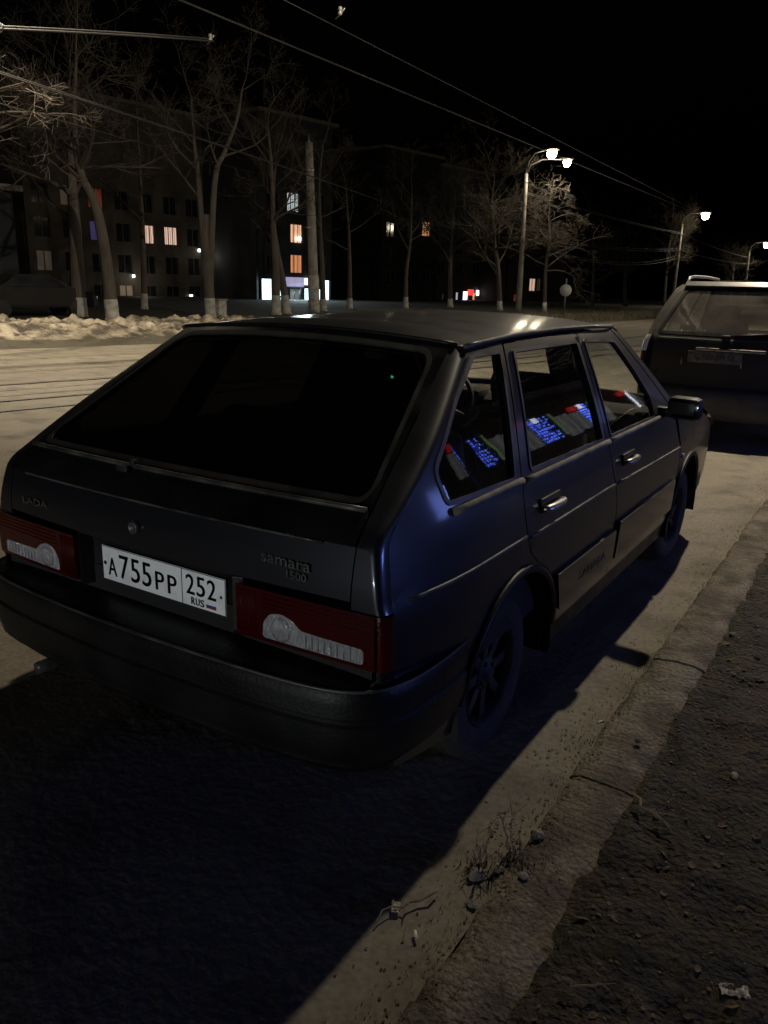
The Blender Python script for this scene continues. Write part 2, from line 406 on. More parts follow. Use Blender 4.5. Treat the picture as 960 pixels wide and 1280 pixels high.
    o1 = [(s*(hx(z)+.004), z) for z in zz]+[(s*xe(z), z) for z in reversed(zz)]
    panel('rear_pillar', o1, rear, PAINT, car, (), (0, -1, .2), flange=.015)
    # gutter along the roof
    bm = bmesh.new(); pts = [Vector((s*(SX(y, zg)+.004), y, zg+.004)) for y, zg in ((.012, 1.338), (.1, 1.343), (.385, 1.357), (.85, 1.366), (1.25, 1.365), (1.53, 1.359))]
    tube(bm, pts, .0085, 8); link('roof_gutter', bm, TRIM, car)

# --- roof, bonnet, screens
ZG = hermite([(-.06, 1.333), (.10, 1.343), (.385, 1.357), (.85, 1.366), (1.25, 1.365), (1.55, 1.352), (1.62, 1.33)])
def roof(t, y):
    zg = ZG(y); x = SX(y, zg)*t
    ye = y
    return Vector((x, ye+(.03*(1-t*t) if y > 1.5 else 0)-(.0 if y > .2 else .0), zg+.004+.040*(1-abs(t)**2.4)))
bm = bmesh.new()
def roofp(t, y):
    if y < .25:   # blend the back edge onto the curved top of the tailgate
        e = rear(SX(0, 1.34)*t, 1.342); b = roof(t, .25); k = (y+.04)/.29
        p = e.lerp(b, k); p.z += .012*math.sin(math.pi*k)*(1-t*t)
        p.x = SX(0, 1.34)*t*(1-k)+b.x*k
        return p
    return roof(t, y)
grid(bm, roofp, lin(-1, 1, 28), lin(-.04, 1.6, 34)); bmesh.ops.recalc_face_normals(bm, faces=bm.faces)
if sum(f.normal.z for f in bm.faces) < 0:
    for f in bm.faces: f.normal_flip()
roof_o = link('roof', bm, PAINT, car)
bm = bmesh.new(); tube(bm, [roofp(t, -.035)+Vector((0, -.004, .003)) for t in lin(-.97, .97, 20)], .007, 8); link('roof_lip', bm, PLASTIC, roof_o)
def wscreen(t, k):
    a = Vector((.545*t, 1.60+.05*(1-t*t), 1.338+.035*(1-t*t))); b = Vector((.725*t, 2.16+.20*(1-t*t), .965))
    return a.lerp(b, k)
bm = bmesh.new(); grid(bm, wscreen, lin(-1, 1, 16), lin(0, 1, 8)); link('windscreen', bm, GLASS, car)
bm = bmesh.new()
tube(bm, [wscreen(-1, 0), wscreen(-1, 1)], .016, 6); tube(bm, [wscreen(1, 0), wscreen(1, 1)], .016, 6); tube(bm, [wscreen(t, 1) for t in lin(-1, 1, 10)], .02, 6)
link('windscreen_seal', bm, RUBBER, car)
def bonnet(t, y):
    k = (y-2.14)/1.03; zb = .955-.075*k-.13*max(0, k-.25)**2*1.6; x = SX(y, zb-.03)*t
    return Vector((x, y+(.20*(1-t*t) if y < 2.3 else 0)*(1-(y-2.14)/.16 if y < 2.3 else 0)+.05*(1-t*t)*k, zb+.03*(1-t*t)))
bm = bmesh.new(); grid(bm, bonnet, lin(-1, 1, 16), lin(2.14, 3.17, 16)); link('bonnet', bm, PAINT, car)
def nose(t, z): return Vector((.765*t, 3.17+.07*(1-t*t)-.02*(z-.55), z))
bm = bmesh.new(); grid(bm, nose, lin(-1, 1, 12), lin(.50, .79, 5)); fr = link('front_panel', bm, PAINT, car)
for s in (-1, 1):
    bm = bmesh.new(); box(bm, (s*.56, 3.225, .66), (.30, .06, .15), bev=.03); link('headlight', bm, WHITEL, car)
bm = bmesh.new(); box(bm, (0, 3.245, .66), (.70, .04, .09), bev=.015); link('grille', bm, PLASTIC, car)

# --- tailgate
hx = lambda z: (.690 if z < .93 else .690-(z-.93)/.405*.125)
gate_out = [(hx(z), z) for z in lin(.905, 1.335, 16)]; gate_out = gate_out+[(-x, z) for x, z in reversed(gate_out)]
win_rear = rp([(-.660, .981, .05), (-.532, 1.315, .05), (.532, 1.315, .05), (.660, .981, .05)], n=6)
frame_out = [(hx(z), z) for z in lin(.968, 1.348, 14)]; frame_out = frame_out+[(-x, z) for x, z in reversed(frame_out)]
gate = panel('tailgate', [(.690, .765), (.690, .90), (-.690, .90), (-.690, .765), (-.322, .760)]+[(-.322, .757), (.322, .757), (.322, .760)], rear, PAINT, car, (), (0, -1, 0), flange=.02)
lipo = [(.690, .9015), (.690, .93), (.676, .966), (-.676, .966), (-.690, .93), (-.690, .9015)]
panel('tailgate_spoiler', lipo, rear, PLASTIC, gate, (), (0, -1, .3), flange=.012, offs=.010)
panel('window_frame', frame_out, rear, GLOSSB, gate, [win_rear], (0, -1, .5), flange=.02, offs=.004)
rw = panel('rear_window', off(win_rear, .006), rear, TINT, gate, (), (0, -1, .5), flange=0, offs=-.004)
panel('window_seal', off(win_rear, .006), rear, RUBBER, rw, [off(win_rear, -.007)], (0, -1, .5), flange=.006, offs=.007)
bm = bmesh.new(); tube(bm, [rear(x, .968)+Vector((0, -.012, .008)) for x in lin(-.672, .672, 24)], .008, 8); link('chrome_strip', bm, TRIM, gate)
bm = bmesh.new(); tube(bm, [rear(x, .9005)+Vector((0, -.011, 0)) for x in lin(-.60, .60, 20)], .004, 6); link('spoiler_edge', bm, TRIM, gate)
bm = bmesh.new(); box(bm, rear(-.17, .962)+Vector((0, -.018, .006)), (.05, .03, .018), bev=.005); box(bm, rear(-.15, .975)+Vector((0, -.02, .01)), (.02, .02, .02), bev=.005); link('washer_jet', bm, RUBBER, gate)
bm = bmesh.new(); lathe(bm, [(.019, 0), (.019, -.012), (.013, -.015), (.011, -.009), (.0005, -.009)], 18, 'Y', rear(-.055, .823)); link('lock', bm, TRIM, gate)
bm = bmesh.new()
def rearM(x, z, e=.004):
    p = rear(x, z); return Matrix(((1, 0, 0, x), (0, 0, -1, p.y-e), (0, 1, 0, z), (0, 0, 0, 1)))
add_text(bm, 'samara', .046, rearM(.495, .832), .002, 1.25); link('model_badge', bm, BADGE, gate, smooth=False)
bm = bmesh.new(); add_text(bm, '1500', .030, rearM(.53, .800), .002, 1.2); link('engine_badge', bm, BADGE, gate, smooth=False)
bm = bmesh.new(); add_text(bm, 'LADA', .034, rearM(-.545, .812), .002, 1.5)
link('badge_lettering', bm, BADGE, gate, smooth=False)
# centre panel between the lamps, recess and plate
panel('plate_panel', [(-.318, .585), (-.318, .757), (.318, .757), (.318, .585)], lambda x, z: Vector((x, -.684-.045*max(0, (abs(x)-.285)/.033)**2, z)), PLASTIC, gate, (), (0, -1, 0), flange=.03, offs=0)
bm = bmesh.new(); box(bm, (0, -.700, .750), (.20, .034, .010), bev=.004); link('plate_lamp', bm, RUBBER, gate)
PY = -.694
pl = thing('number_plate', None, None); pl.parent = gate
bpy.data.objects.remove(pl)
bm = bmesh.new(); box(bm, (0, PY, .664), (.520, .003, .112), bev=.0012)
pl = link('number_plate', bm, PLATE, gate)
bm = bmesh.new()
def PM(x, z): return Matrix(((1, 0, 0, x), (0, 0, -1, PY-.0018), (0, 1, 0, z), (0, 0, 0, 1)))
def glyph(ch, x, z, h, w):
    me = text_mesh(ch, .1, .0004); xs = [v.co.x for v in me.vertices]; ys = [v.co.y for v in me.vertices]
    x0, x1, y0, y1 = min(xs), max(xs), min(ys), max(ys)
    for v in me.vertices: v.co.x = (v.co.x-(x0+x1)/2)/(x1-x0)*w; v.co.y = (v.co.y-(y0+y1)/2)/(y1-y0)*h
    for dx in (-.0013, 0, .0013):
        m2 = me.copy(); m2.transform(PM(x+dx, z+(dx*.2))); bm.from_mesh(m2); bpy.data.meshes.remove(m2)
    bpy.data.meshes.remove(me)
for ch, x, z, h, w in (('A', -.214, .656, .058, .038), ('7', -.160, .664, .076, .040), ('5', -.110, .664, .076, .038), ('5', -.060, .664, .076, .038),
                       ('P', -.004, .656, .058, .036), ('P', .048, .656, .058, .036), ('2', .122, .676, .060, .032), ('5', .164, .676, .060, .032), ('2', .206, .676, .060, .032),
                       ('R', .132, .627, .022, .014), ('U', .150, .627, .022, .014), ('S', .168, .627, .022, .014)):
    glyph(ch, x, z, h, w)
for y in (0,):
    box(bm, (.089, PY-.0022, .664), (.0022, .001, .108))
    for a, b_, c_, d_ in ((-.258, .609, .258, .6105), (-.258, .7175, .258, .719)): box(bm, ((a+c_)/2, PY-.0022, (b_+d_)/2), (c_-a, .001, d_-b_))
    for x in (-.2585, .2585): box(bm, (x, PY-.0022, .664), (.0015, .001, .108))
    lathe(bm, [(.0005, -.0032), (.0065, -.0032), (.0065, 0)], 12, 'Y', (-.246, PY, .664)); lathe(bm, [(.0005, -.0032), (.0045, -.0032), (.0045, 0)], 12, 'Y', (.243, PY, .664))
link('characters', bm, INK, pl, smooth=False)
bm = bmesh.new()
for i, z in enumerate((.6325, .627, .6215)):
    box(bm, (.203, PY-.0022, z), (.038, .001, .0053), mi=i)
link('flag', bm, [PLATE, mat('flag_blue', (.02, .05, .25), .5, noise_scale=30, color2=(.03, .05, .2)), mat('flag_red', (.3, .02, .02), .5, noise_scale=30, color2=(.25, .02, .02))], pl, smooth=False)

# --- tail lamps: red upper glass, clear lower glass, wrapping the corner
for s in (-1, 1):
    xe = rear_edge_x(.66)
    zt, zb = .744, .598
    lens_w = [(s*.425, .608), (s*.428, .652), (s*.45, .680), (s*.487, .688), (s*.525, .677), (s*.548, .655), (s*.735, .650), (s*.735, .608)]
    lens_w = rp(lens_w, .012, 4)
    red = panel('tail_lamp', [(s*.338, zb), (s*.338, zt), (s*xe, zt), (s*xe, zb)], rear, REDL, car, [off(lens_w, .002)], (0, -1, 0), flange=.03, offs=.010)
    bm = bmesh.new(); grid(bm, lambda t, z: corner(t, z, s)+Vector((s*.006, -.006, 0)), lin(0, 1, 7), lin(zb, zt, 8)); link('lamp_corner', bm, REDL, red)
    cl = panel('reversing_lens', lens_w, rear, WHITEL, red, (), (0, -1, 0), flange=.02, offs=.009, step=.02)
    bm = bmesh.new(); lathe(bm, [(.034, .0), (.034, -.009), (.025, -.012), (.0005, -.013)], 24, 'Y', rear(s*.487, .643)+Vector((0, -.003, 0))); link('bulb_dome', bm, WHITEL, red)
    bm = bmesh.new()
    for k in range(9):
        x = s*(.565+.019*k); p = rear(x, .629); box(bm, (x, p.y-.011, .629), (.004, .003, .034))
    link('lens_ribs', bm, WHITEL, cl)
    bm = bmesh.new()
    for z in (.732, .720, .708, .696): tube(bm, [rear(s*x, z)+Vector((0, -.0105, 0)) for x in lin(.43, .78, 10)], .0016, 5)
    for k in range(7): tube(bm, [rear(s*(.345+.010*k), z)+Vector((0, -.0105, 0)) for z in (.612, .735)], .0015, 5)
    link('lamp_rib', bm, REDL, red)

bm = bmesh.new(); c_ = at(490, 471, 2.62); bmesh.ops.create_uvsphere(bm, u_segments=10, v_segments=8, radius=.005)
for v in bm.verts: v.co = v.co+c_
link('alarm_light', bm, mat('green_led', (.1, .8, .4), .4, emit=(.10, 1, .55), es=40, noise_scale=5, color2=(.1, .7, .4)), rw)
# --- bumpers
def bumper(name, path, prof, m):
    bm = bmesh.new(); P = [Vector((p[0], p[1], 0)) for p in path]; rings = []
    for i, p in enumerate(P):
        t = (P[min(i+1, len(P)-1)]-P[max(i-1, 0)]).normalized(); n_ = Vector((t.y, -t.x, 0))
        if n_.dot(p-Vector((0, p.y*.5 if abs(p.y) < 2 else 2.4, 0))) < 0: n_ = -n_
        rings.append([bm.verts.new(p+n_*o+Vector((0, 0, z))) for o, z in prof])
    for a, b in zip(rings, rings[1:]):
        for k in range(len(prof)-1): bm.faces.new((a[k], a[k+1], b[k+1], b[k]))
    bmesh.ops.recalc_face_normals(bm, faces=bm.faces)
    return link(name, bm, m, car, sharp=30)
half = [(.838, -.335), (.842, -.45), (.838, -.56), (.825, -.65), (.79, -.73), (.72, -.785), (.60, -.815), (.42, -.832), (.2, -.843), (0, -.847)]
path = half+[(-x, y) for x, y in reversed(half[:-1])]
def dense(pth, n=3):
    out = []
    for i in range(len(pth)-1):
        p0, p1, p2, p3 = [Vector(pth[max(0, min(len(pth)-1, i+k))]) for k in (-1, 0, 1, 2)]
        for k in range(n):
            t = k/n; q = .5*((2*p1)+(-p0+p2)*t+(2*p0-5*p1+4*p2-p3)*t*t+(-p0+3*p1-3*p2+p3)*t**3); out.append((q.x, q.y))
    out.append(pth[-1]); return out
rb = bumper('rear_bumper', dense(path), [(-.16, .568), (-.02, .562), (-.006, .556), (0, .544), (.002, .52), (.003, .485), (-.004, .478), (-.004, .468), (.003, .460), (0, .40), (-.008, .365), (-.012, .355), (-.012, .345), (-.020, .345), (-.05, .305), (-.08, .292), (-.18, .288)], PLASTIC)
bm = bmesh.new(); tube(bm, [Vector((x*.996, y*.994+.0, .5585)) for x, y in dense(path)], .0045, 6); link('bumper_edge', bm, TRIM, rb)
fh = [(.80, 2.84), (.80, 3.0), (.775, 3.13), (.70, 3.22), (.45, 3.27), (0, 3.29)]
bumper('front_bumper', dense(fh+[(-x, y) for x, y in reversed(fh[:-1])]), [(-.1, .53), (-.01, .525), (0, .50), (0, .35), (-.03, .25), (-.14, .22)], PLASTIC)
bm = bmesh.new(); tube(bm, [(-.50, -.60, .26), (-.50, -.80, .268)], .020, 12); tube(bm, [(-.50, -.35, .22), (-.50, -.62, .23)], .07, 12); link('exhaust', bm, TRIM, car)

# --- door mirrors
for s in (1, -1):
    bm = bmesh.new()
    box(bm, (s*.905, 1.80, .985), (.165, .08, .112), rot=Matrix.Rotation(R(-8*s), 3, 'Z'), bev=.03)
    box(bm, (s*.80, 1.83, .955), (.09, .05, .05), bev=.015)
    mo = link('door_mirror', bm, RUBBER, car)
    bm = bmesh.new(); box(bm, (s*.912, 1.762, .985), (.125, .004, .082), rot=Matrix.Rotation(R(-8*s), 3, 'Z'), bev=.0015)
    link('mirror_glass', bm, mat('mirror_silver', (.12, .12, .12), .06, metal=1, noise_scale=8, color2=(.08, .08, .08), rough2=.12), mo)
    panel('mirror_base', [(1.745, .945), (1.745, 1.035), (2.03, .958), (2.04, .945)], side if s > 0 else sideL, RUBBER, mo, (), (s, 0, 0), offs=.005)
# --- indicator repeater
bm = bmesh.new()
for dz in (0,): box(bm, side(2.235, .672)+Vector((.004, 0, 0)), (.012, .045, .024), bev=.005)
link('side_indicator', bm, WHITEL, car)

# --- wheels
def wheel(parent, cx, cy, s, steer=0):
    w = bpy.data.objects.new('wheel', None); COL.objects.link(w); w.parent = parent; w.location = (cx, cy, .29); w.rotation_euler.z = steer
    bm = bmesh.new(); hw = .0875
    lathe(bm, [(.175, -hw+.012), (.20, -hw), (.255, -hw+.002), (.279, -hw+.018), (.287, -hw+.04)]+[q for k in (-.028, -.004, .02) for q in ((.287, k), (.281, k+.003), (.281, k+.009), (.287, k+.012))]+[(.287, hw-.04), (.279, hw-.018), (.255, hw-.002), (.20, hw), (.175, hw-.012)], 56)
    link('tyre', bm, TYRE, w)
    bm = bmesh.new(); o = s*1
    lathe(bm, [(.178, o*(hw-.010)), (.172, o*(hw-.004)), (.164, o*(hw-.012)), (.158, o*.05), (.150, o*.03), (.150, -o*.07), (.177, -o*.08)], 48)
    for k in range(8):
        a = k*2*math.pi/8; M = Matrix.Rotation(a, 3, 'X')
        v = box(bm, M @ Vector((o*.050, 0, .103)), (.016, .040, .115), rot=M, bev=.006)
    lathe(bm, [(.062, o*.03), (.062, o*.058), (.052, o*.064), (.03, o*.066), (.026, o*.078), (.0005, o*.080)], 32)
    for k in range(4):
        a = k*math.pi/2+.4; lathe(bm, [(.010, o*.06), (.009, o*.072), (.0005, o*.073)], 6, 'X', (0, .043*math.cos(a), .043*math.sin(a)))
    link('rim', bm, RIM, w)
    bm = bmesh.new(); lathe(bm, [(.125, o*.012), (.125, -o*.01)], 28); lathe(bm, [(.0005, o*.012), (.125, o*.012)], 28); link('brake_drum', bm, DARK, w)
for s in (1, -1):
    wheel(car, s*.690, .0, s); wheel(car, s*.700, 2.46, s, R(-3))

# --- underside and inner structure
bm = bmesh.new()
box(bm, (0, 1.2, .275), (1.44, 2.0, .05)); box(bm, (0, -.685, .50), (1.50, .02, .30)); box(bm, (0, -.42, .40), (1.24, .50, .30)); box(bm, (0, -.52, .425), (1.53, .26, .25)); box(bm, (0, 2.75, .42), (1.1, .9, .36)); box(bm, (0, .0, .50), (.92, .62, .08)); box(bm, (0, 2.15, .6), (1.40, .05, .60))
for s in (-1, 1): box(bm, (s*.745, 1.22, .30), (.09, 1.70, .11))
link('floor_pan', bm, DARK, car, smooth=False)
bm = bmesh.new(); box(bm, (0, -.12, .86), (1.50, .60, .02), bev=.006); link('parcel_shelf', bm, CLOTH, car)
for s in (-1, 1):
    for y0, y1 in ((-.3, .95), (1.02, 2.0)):
        bm = bmesh.new(); box(bm, (s*.765, (y0+y1)/2, .66), (.02, y1-y0, .50)); link('door_lining', bm, DARK, car, smooth=False)
bm = bmesh.new()   # headlining, so the roof stays dark from inside
grid(bm, lambda t, y: roof(t*.97, max(.25, y))+Vector((0, 0, -.03)), lin(-1, 1, 10), lin(.05, 1.5, 8)); link('headlining', bm, CLOTH, car)
bm = bmesh.new()
for s in (-1, 1):
    for a, b in (((.742, 1.01, .93), (.585, 1.045, 1.33)), ((.742, .13, .93), (.58, .30, 1.32))):
        tube(bm, [(s*a[0], a[1], a[2]), (s*b[0], b[1], b[2])], .024, 6)
        if a[1] > .5: tube(bm, [(s*(a[0]-.095), a[1]+.02, a[2]), (s*(b[0]-.075), b[1]+.02, b[2])], .070, 8)
link('inner_pillars', bm, CLOTH, car)
def seat(x, y, bench=False):
    wdt = 1.24 if bench else .50
    nm = 'rear_seat' if bench else 'front_seat'
    bm = bmesh.new(); rot = Matrix.Rotation(R(-16 if not bench else -18), 3, 'X')
    box(bm, (x, y+.24, .42), (wdt, .52, .16), bev=.05)
    root = link(nm, bm, CLOTH, car)
    bm = bmesh.new(); box(bm, (x, y-.06, .72 if not bench else .68), (wdt*.97, .13, .56 if not bench else .46), rot=rot.inverted(), bev=.05)
    for e in ((-1, 1) if not bench else ()): box(bm, (x+e*wdt*.44, y-.02, .72), (.06, .15, .46), rot=rot.inverted(), bev=.028)
    link('backrest', bm, CLOTH, root)
    bm = bmesh.new()
    for hx_ in ((x,) if not bench else (-.40, .40)):
        hz, hy = (1.085, y-.15) if not bench else (.96, y-.14)
        box(bm, (hx_, hy, hz), (.30, .10, .19) if not bench else (.26, .09, .17), rot=rot.inverted(), bev=.035)
        for e in (-1, 1): tube(bm, [(hx_+e*.06, hy+.005, hz-.05), (hx_+e*.06, hy+.04, hz-.16)], .006, 6)
    link('headrest', bm, CLOTH, root)
    return root
seat(.40, 1.16); seat(-.38, 1.16); seat(0, .32, True)
bm = bmesh.new(); box(bm, (0, 1.98, .84), (1.40, .34, .20), bev=.06); box(bm, (-.36, 1.86, .93), (.36, .16, .10), bev=.04); link('dashboard', bm, DARK, car)
bm = bmesh.new()
M = Matrix.Translation((-.36, 1.66, .90)) @ Matrix.Rotation(R(62), 4, 'X')
ring = [M @ Vector((.185*math.cos(a), .185*math.sin(a), 0)) for a in lin(0, 2*math.pi, 32)]
tube(bm, ring, .014, 8, caps=False)
for a in (R(200), R(-20), R(270)): tube(bm, [M @ Vector((0, 0, -.02)), M @ Vector((.18*math.cos(a), .18*math.sin(a), 0))], .014, 6)
link('steering_wheel', bm, RUBBER, car)
bm = bmesh.new(); box(bm, (0, 1.60, 1.235), (.22, .03, .06), bev=.012); tube(bm, [(0, 1.61, 1.25), (0, 1.66, 1.33)], .006, 6); link('rear_view_mirror', bm, RUBBER, car)
#@@PART3
# ================================================================== ground, road, kerb
def ground_mat(name, c1, c2, c3, s1, s2, bump, rough=.85, spec=.3, fine=90, fc=.5, dl=.5, dh=.72, dist=.011):
    m = bpy.data.materials.new(name); m.use_nodes = True; MATS[name] = m
    n = m.node_tree.nodes; l = m.node_tree.links; b = n['Principled BSDF']; b.inputs['Specular IOR Level'].default_value = spec
    tc = n.new('ShaderNodeTexCoord')
    def nz(sc, det=8, dist=0):
        t = n.new('ShaderNodeTexNoise'); t.inputs['Scale'].default_value = sc; t.inputs['Detail'].default_value = det; t.inputs['Distortion'].default_value = dist
        l.new(tc.outputs['Object'], t.inputs['Vector']); return t.outputs['Fac']
    def ramp(src, a, b_):
        r = n.new('ShaderNodeMapRange'); r.inputs['From Min'].default_value = a; r.inputs['From Max'].default_value = b_; l.new(src, r.inputs['Value']); return r.outputs[0]
    def mix(f, A, B):
        x = n.new('ShaderNodeMix'); x.data_type = 'RGBA'
        l.new(f, x.inputs['Factor'])
        for k, v in (('A', A), ('B', B)):
            if isinstance(v, tuple): x.inputs[k].default_value = (*v, 1)
            else: l.new(v, x.inputs[k])
        return x.outputs['Result']
    a = mix(ramp(nz(s1, 8, .6), .35, .65), c1, c2)
    a = mix(ramp(nz(s2, 10, .3), dl, dh), a, c3)
    g = ramp(nz(fine, 4), .3, .7)
    x = n.new('ShaderNodeMix'); x.data_type = 'RGBA'; x.blend_type = 'MULTIPLY'; x.inputs['Factor'].default_value = fc
    l.new(a, x.inputs['A']); cr = n.new('ShaderNodeCombineColor'); 
    for k in range(3): l.new(g, cr.inputs[k])
    ml = n.new('ShaderNodeMix'); ml.data_type = 'RGBA'; ml.inputs['A'].default_value = (.45, .45, .45, 1); ml.inputs['B'].default_value = (1.3, 1.3, 1.3, 1); l.new(g, ml.inputs['Factor'])
    l.new(ml.outputs['Result'], x.inputs['B']); l.new(x.outputs['Result'], b.inputs['Base Color'])
    rr = n.new('ShaderNodeMapRange'); rr.inputs['To Min'].default_value = rough-.2; rr.inputs['To Max'].default_value = min(1, rough+.1); l.new(nz(s1*2.3), rr.inputs['Value']); l.new(rr.outputs[0], b.inputs['Roughness'])
    add = n.new('ShaderNodeMath'); add.operation = 'ADD'; l.new(nz(fine*.6, 6), add.inputs[0]); l.new(nz(s2*4, 6), add.inputs[1])
    bp = n.new('ShaderNodeBump'); bp.inputs['Strength'].default_value = bump; bp.inputs['Distance'].default_value = dist; l.new(add.outputs[0], bp.inputs['Height']); l.new(bp.outputs[0], b.inputs['Normal'])
    return m
ROADM = ground_mat('dusty_asphalt', (.165, .145, .112), (.125, .110, .086), (.080, .071, .057), .9, 3.2, .32, fine=55)
KERBM = ground_mat('kerb_concrete', (.165, .142, .108), (.115, .098, .073), (.06, .049, .036), 2.6, 7, .9, fine=95, fc=.8, dl=.42, dh=.60, dist=.016)
SOILM = ground_mat('bare_soil', (.040, .026, .015), (.021, .019, .009), (.008, .0065, .005), 2.6, 11, 1.0, fine=85, fc=.9, dl=.46, dh=.6, dist=.022)
FARM = ground_mat('far_soil', (.07, .06, .042), (.05, .045, .03), (.03, .026, .02), .3, 2, .6, fine=20)

def nzv(x, y, s, z=0.0): return noise.noise(Vector((x*s, y*s, z)))
bm = bmesh.new()
for v in ((-700, -400), (700, -400), (700, 1200), (-700, 1200)): bm.verts.new((v[0], v[1], -.03))
bm.faces.new(bm.verts[:]); g = link('ground', bm, FARM, smooth=False); meta(g, kind='structure')
far_edge = hermite([(-60, -27.5), (-40, -24), (0, -16.1), (7.85, -14.4), (11.6, -13.6), (22, -12.0), (34, -11.2), (60, -11.6), (120, -13.5), (260, -18), (900, -40)])
ys = [-60, -40, -25, -15]+lin(-8, 14, 70)+[16, 18, 20, 24, 28, 34, 40, 50, 60, 75, 90, 120, 160, 220, 300, 450, 700, 900]
bm = bmesh.new()
xs_t = [0, .1, .25, .4, .55, .68, .8]+lin(.84, 1, 16)[0:]
vv = []
for y in ys:
    x0 = far_edge(y); row = []
    for t in xs_t:
        x = x0+(1.075-x0)*t
        z = 0 if y > 14 or y < -8 else .010*nzv(x, y, .8)+.004*nzv(x, y, 4)
        if x > .6 and -8 < y < 14: z += .012*max(0, (x-.7)/.4)*(1+nzv(x, y, 2.5))
        row.append(bm.verts.new((x, y, z)))
    vv.append(row)
for a, b in zip(vv, vv[1:]):
    for k in range(len(a)-1): bm.faces.new((a[k], a[k+1], b[k+1], b[k]))
road = link('road', bm, ROADM); meta(road, kind='structure')
# near verge: trodden soil beyond the kerb, fine mesh by the camera
bm = bmesh.new()
def vz(x, y):
    e = min(1, max(0, (x-1.25+.020*nzv(y, x, 4, 6)+.03*nzv(y, x, 15, 2))/.05))
    return (.040+.012*nzv(x, y, 1.7)+.018*nzv(x, y, 6, 3)+.014*nzv(x, y, 13, 5)+.02*min(2, x-1.27))*e+.020*(1-e)+.007*nzv(x, y, 34, 8)*e
xs = lin(1.24, 4.2, 130); yy = lin(-2.2, 7.5, 400)
grid(bm, lambda x, y: Vector((x+.03*nzv(y, x, 2.2) if x < 1.3 else x, y, vz(x, y))), xs, yy)
verge = link('verge', bm, SOILM); meta(verge, kind='structure')
bm = bmesh.new()
grid(bm, lambda x, y: Vector((x, y, .02+.03*nzv(x, y, .5)+(.0 if x > 4 else 0))), lin(4.19, 30, 20), lin(-40, 60, 60))
grid(bm, lambda x, y: Vector((x, y, .02+.02*nzv(x, y, .9))), lin(1.26, 4.22, 5), lin(7.48, 60, 60)); grid(bm, lambda x, y: Vector((x, y, .02+.02*nzv(x, y, .9))), lin(1.26, 4.22, 5), lin(-40, -2.18, 40))
meta(link('verge_beyond', bm, SOILM), kind='structure')
# sunken kerb stones, worn and half buried
bm = bmesh.new(); y = -4.0; rk = random.Random(3)
while y < 40:
    L = 1.0; dz = rk.uniform(-.006, .004); dx = rk.uniform(-.006, .006)
    n0 = len(bm.verts); g_ = lin(y+.003, y+L-.003, 30); pr = [(0, -.05), (.0, .012), (.008, .026), (.03, .036), (.10, .040), (.17, .038), (.205, .030), (.225, .012), (.225, -.05)]
    vv = [[bm.verts.new((1.065+dx+px_+(.012*nzv(yy_*7, px_*3, 1, 4) if px_ < .05 else .005*nzv(yy_*5, px_*4, 1, 9)*(px_ > .18)), yy_, pz+dz+(.008*nzv(px_*14, yy_*9, 1, 2)-.018*max(0, nzv(yy_*3.1, px_*6, 1, 7)-.15) if pz > 0 else 0)+.01*nzv(yy_, 3, .9))) for px_, pz in pr] for yy_ in g_]
    for a, b in zip(vv, vv[1:]):
        for k in range(len(pr)-1): bm.faces.new((a[k], b[k], b[k+1], a[k+1]))
    bm.faces.new([vv[0][k] for k in range(len(pr))]); bm.faces.new([vv[-1][k] for k in reversed(range(len(pr)))])
    y += L
bmesh.ops.recalc_face_normals(bm, faces=bm.faces); kerb = link('kerb', bm, KERBM); meta(kerb, kind='structure')
# tram track lines in the roadway
RAILM = mat('rail_steel', (.03, .027, .024), .55, metal=.4, noise_scale=6, color2=(.055, .048, .038))
bm = bmesh.new()
def strip(bm, A, w, z):
    pts = []
    for t in lin(-30, 12, 22): pts.append((A[0]+(t-A[1])*math.tan(R(10.5)), t))
    X, Y = pts[-1]
    for k in range(1, 30):
        a = R(max(0, 10.5-k*1.2)); st = 2 if k < 12 else 12; X += math.tan(a)*st-(.02*st if k > 10 else 0); Y += st; pts.append((X, Y))
    vs = [(bm.verts.new((x-w/2, y, z)), bm.verts.new((x+w/2, y, z))) for x, y in pts]
    for a, b in zip(vs, vs[1:]): bm.faces.new((a[0], a[1], b[1], b[0]))
for A, w in (((-11.2, 5.85), .05), ((-10.45, 5.3), .05), ((-9.01, 4.45), .10), ((-8.45, 4.1), .035), ((-8.0, 3.8), .04), ((-7.59, 3.54), .09), ((-6.88, 3.09), .08), ((-12.3, 6.6), .04)):
    strip(bm, A, w, .016)
meta(link('tram_track', bm, RAILM, smooth=False), kind='structure')
# far verge, slightly raised
bm = bmesh.new()
ysf = [-60, -40, -20]+lin(-10, 60, 70)+[75, 95, 120, 160, 220, 300, 500, 900]
grid(bm, lambda t, y: Vector((far_edge(y)-t, y, .14*sm(t/1.2)+.10*sm(t/8)+.05*nzv(t, y, .4)*sm(t/2))), [-.02, .3, .8, 1.5, 2.5, 4, 6, 9, 13, 18, 25, 40, 70, 160], ysf)
meta(link('far_verge', bm, FARM), kind='structure')
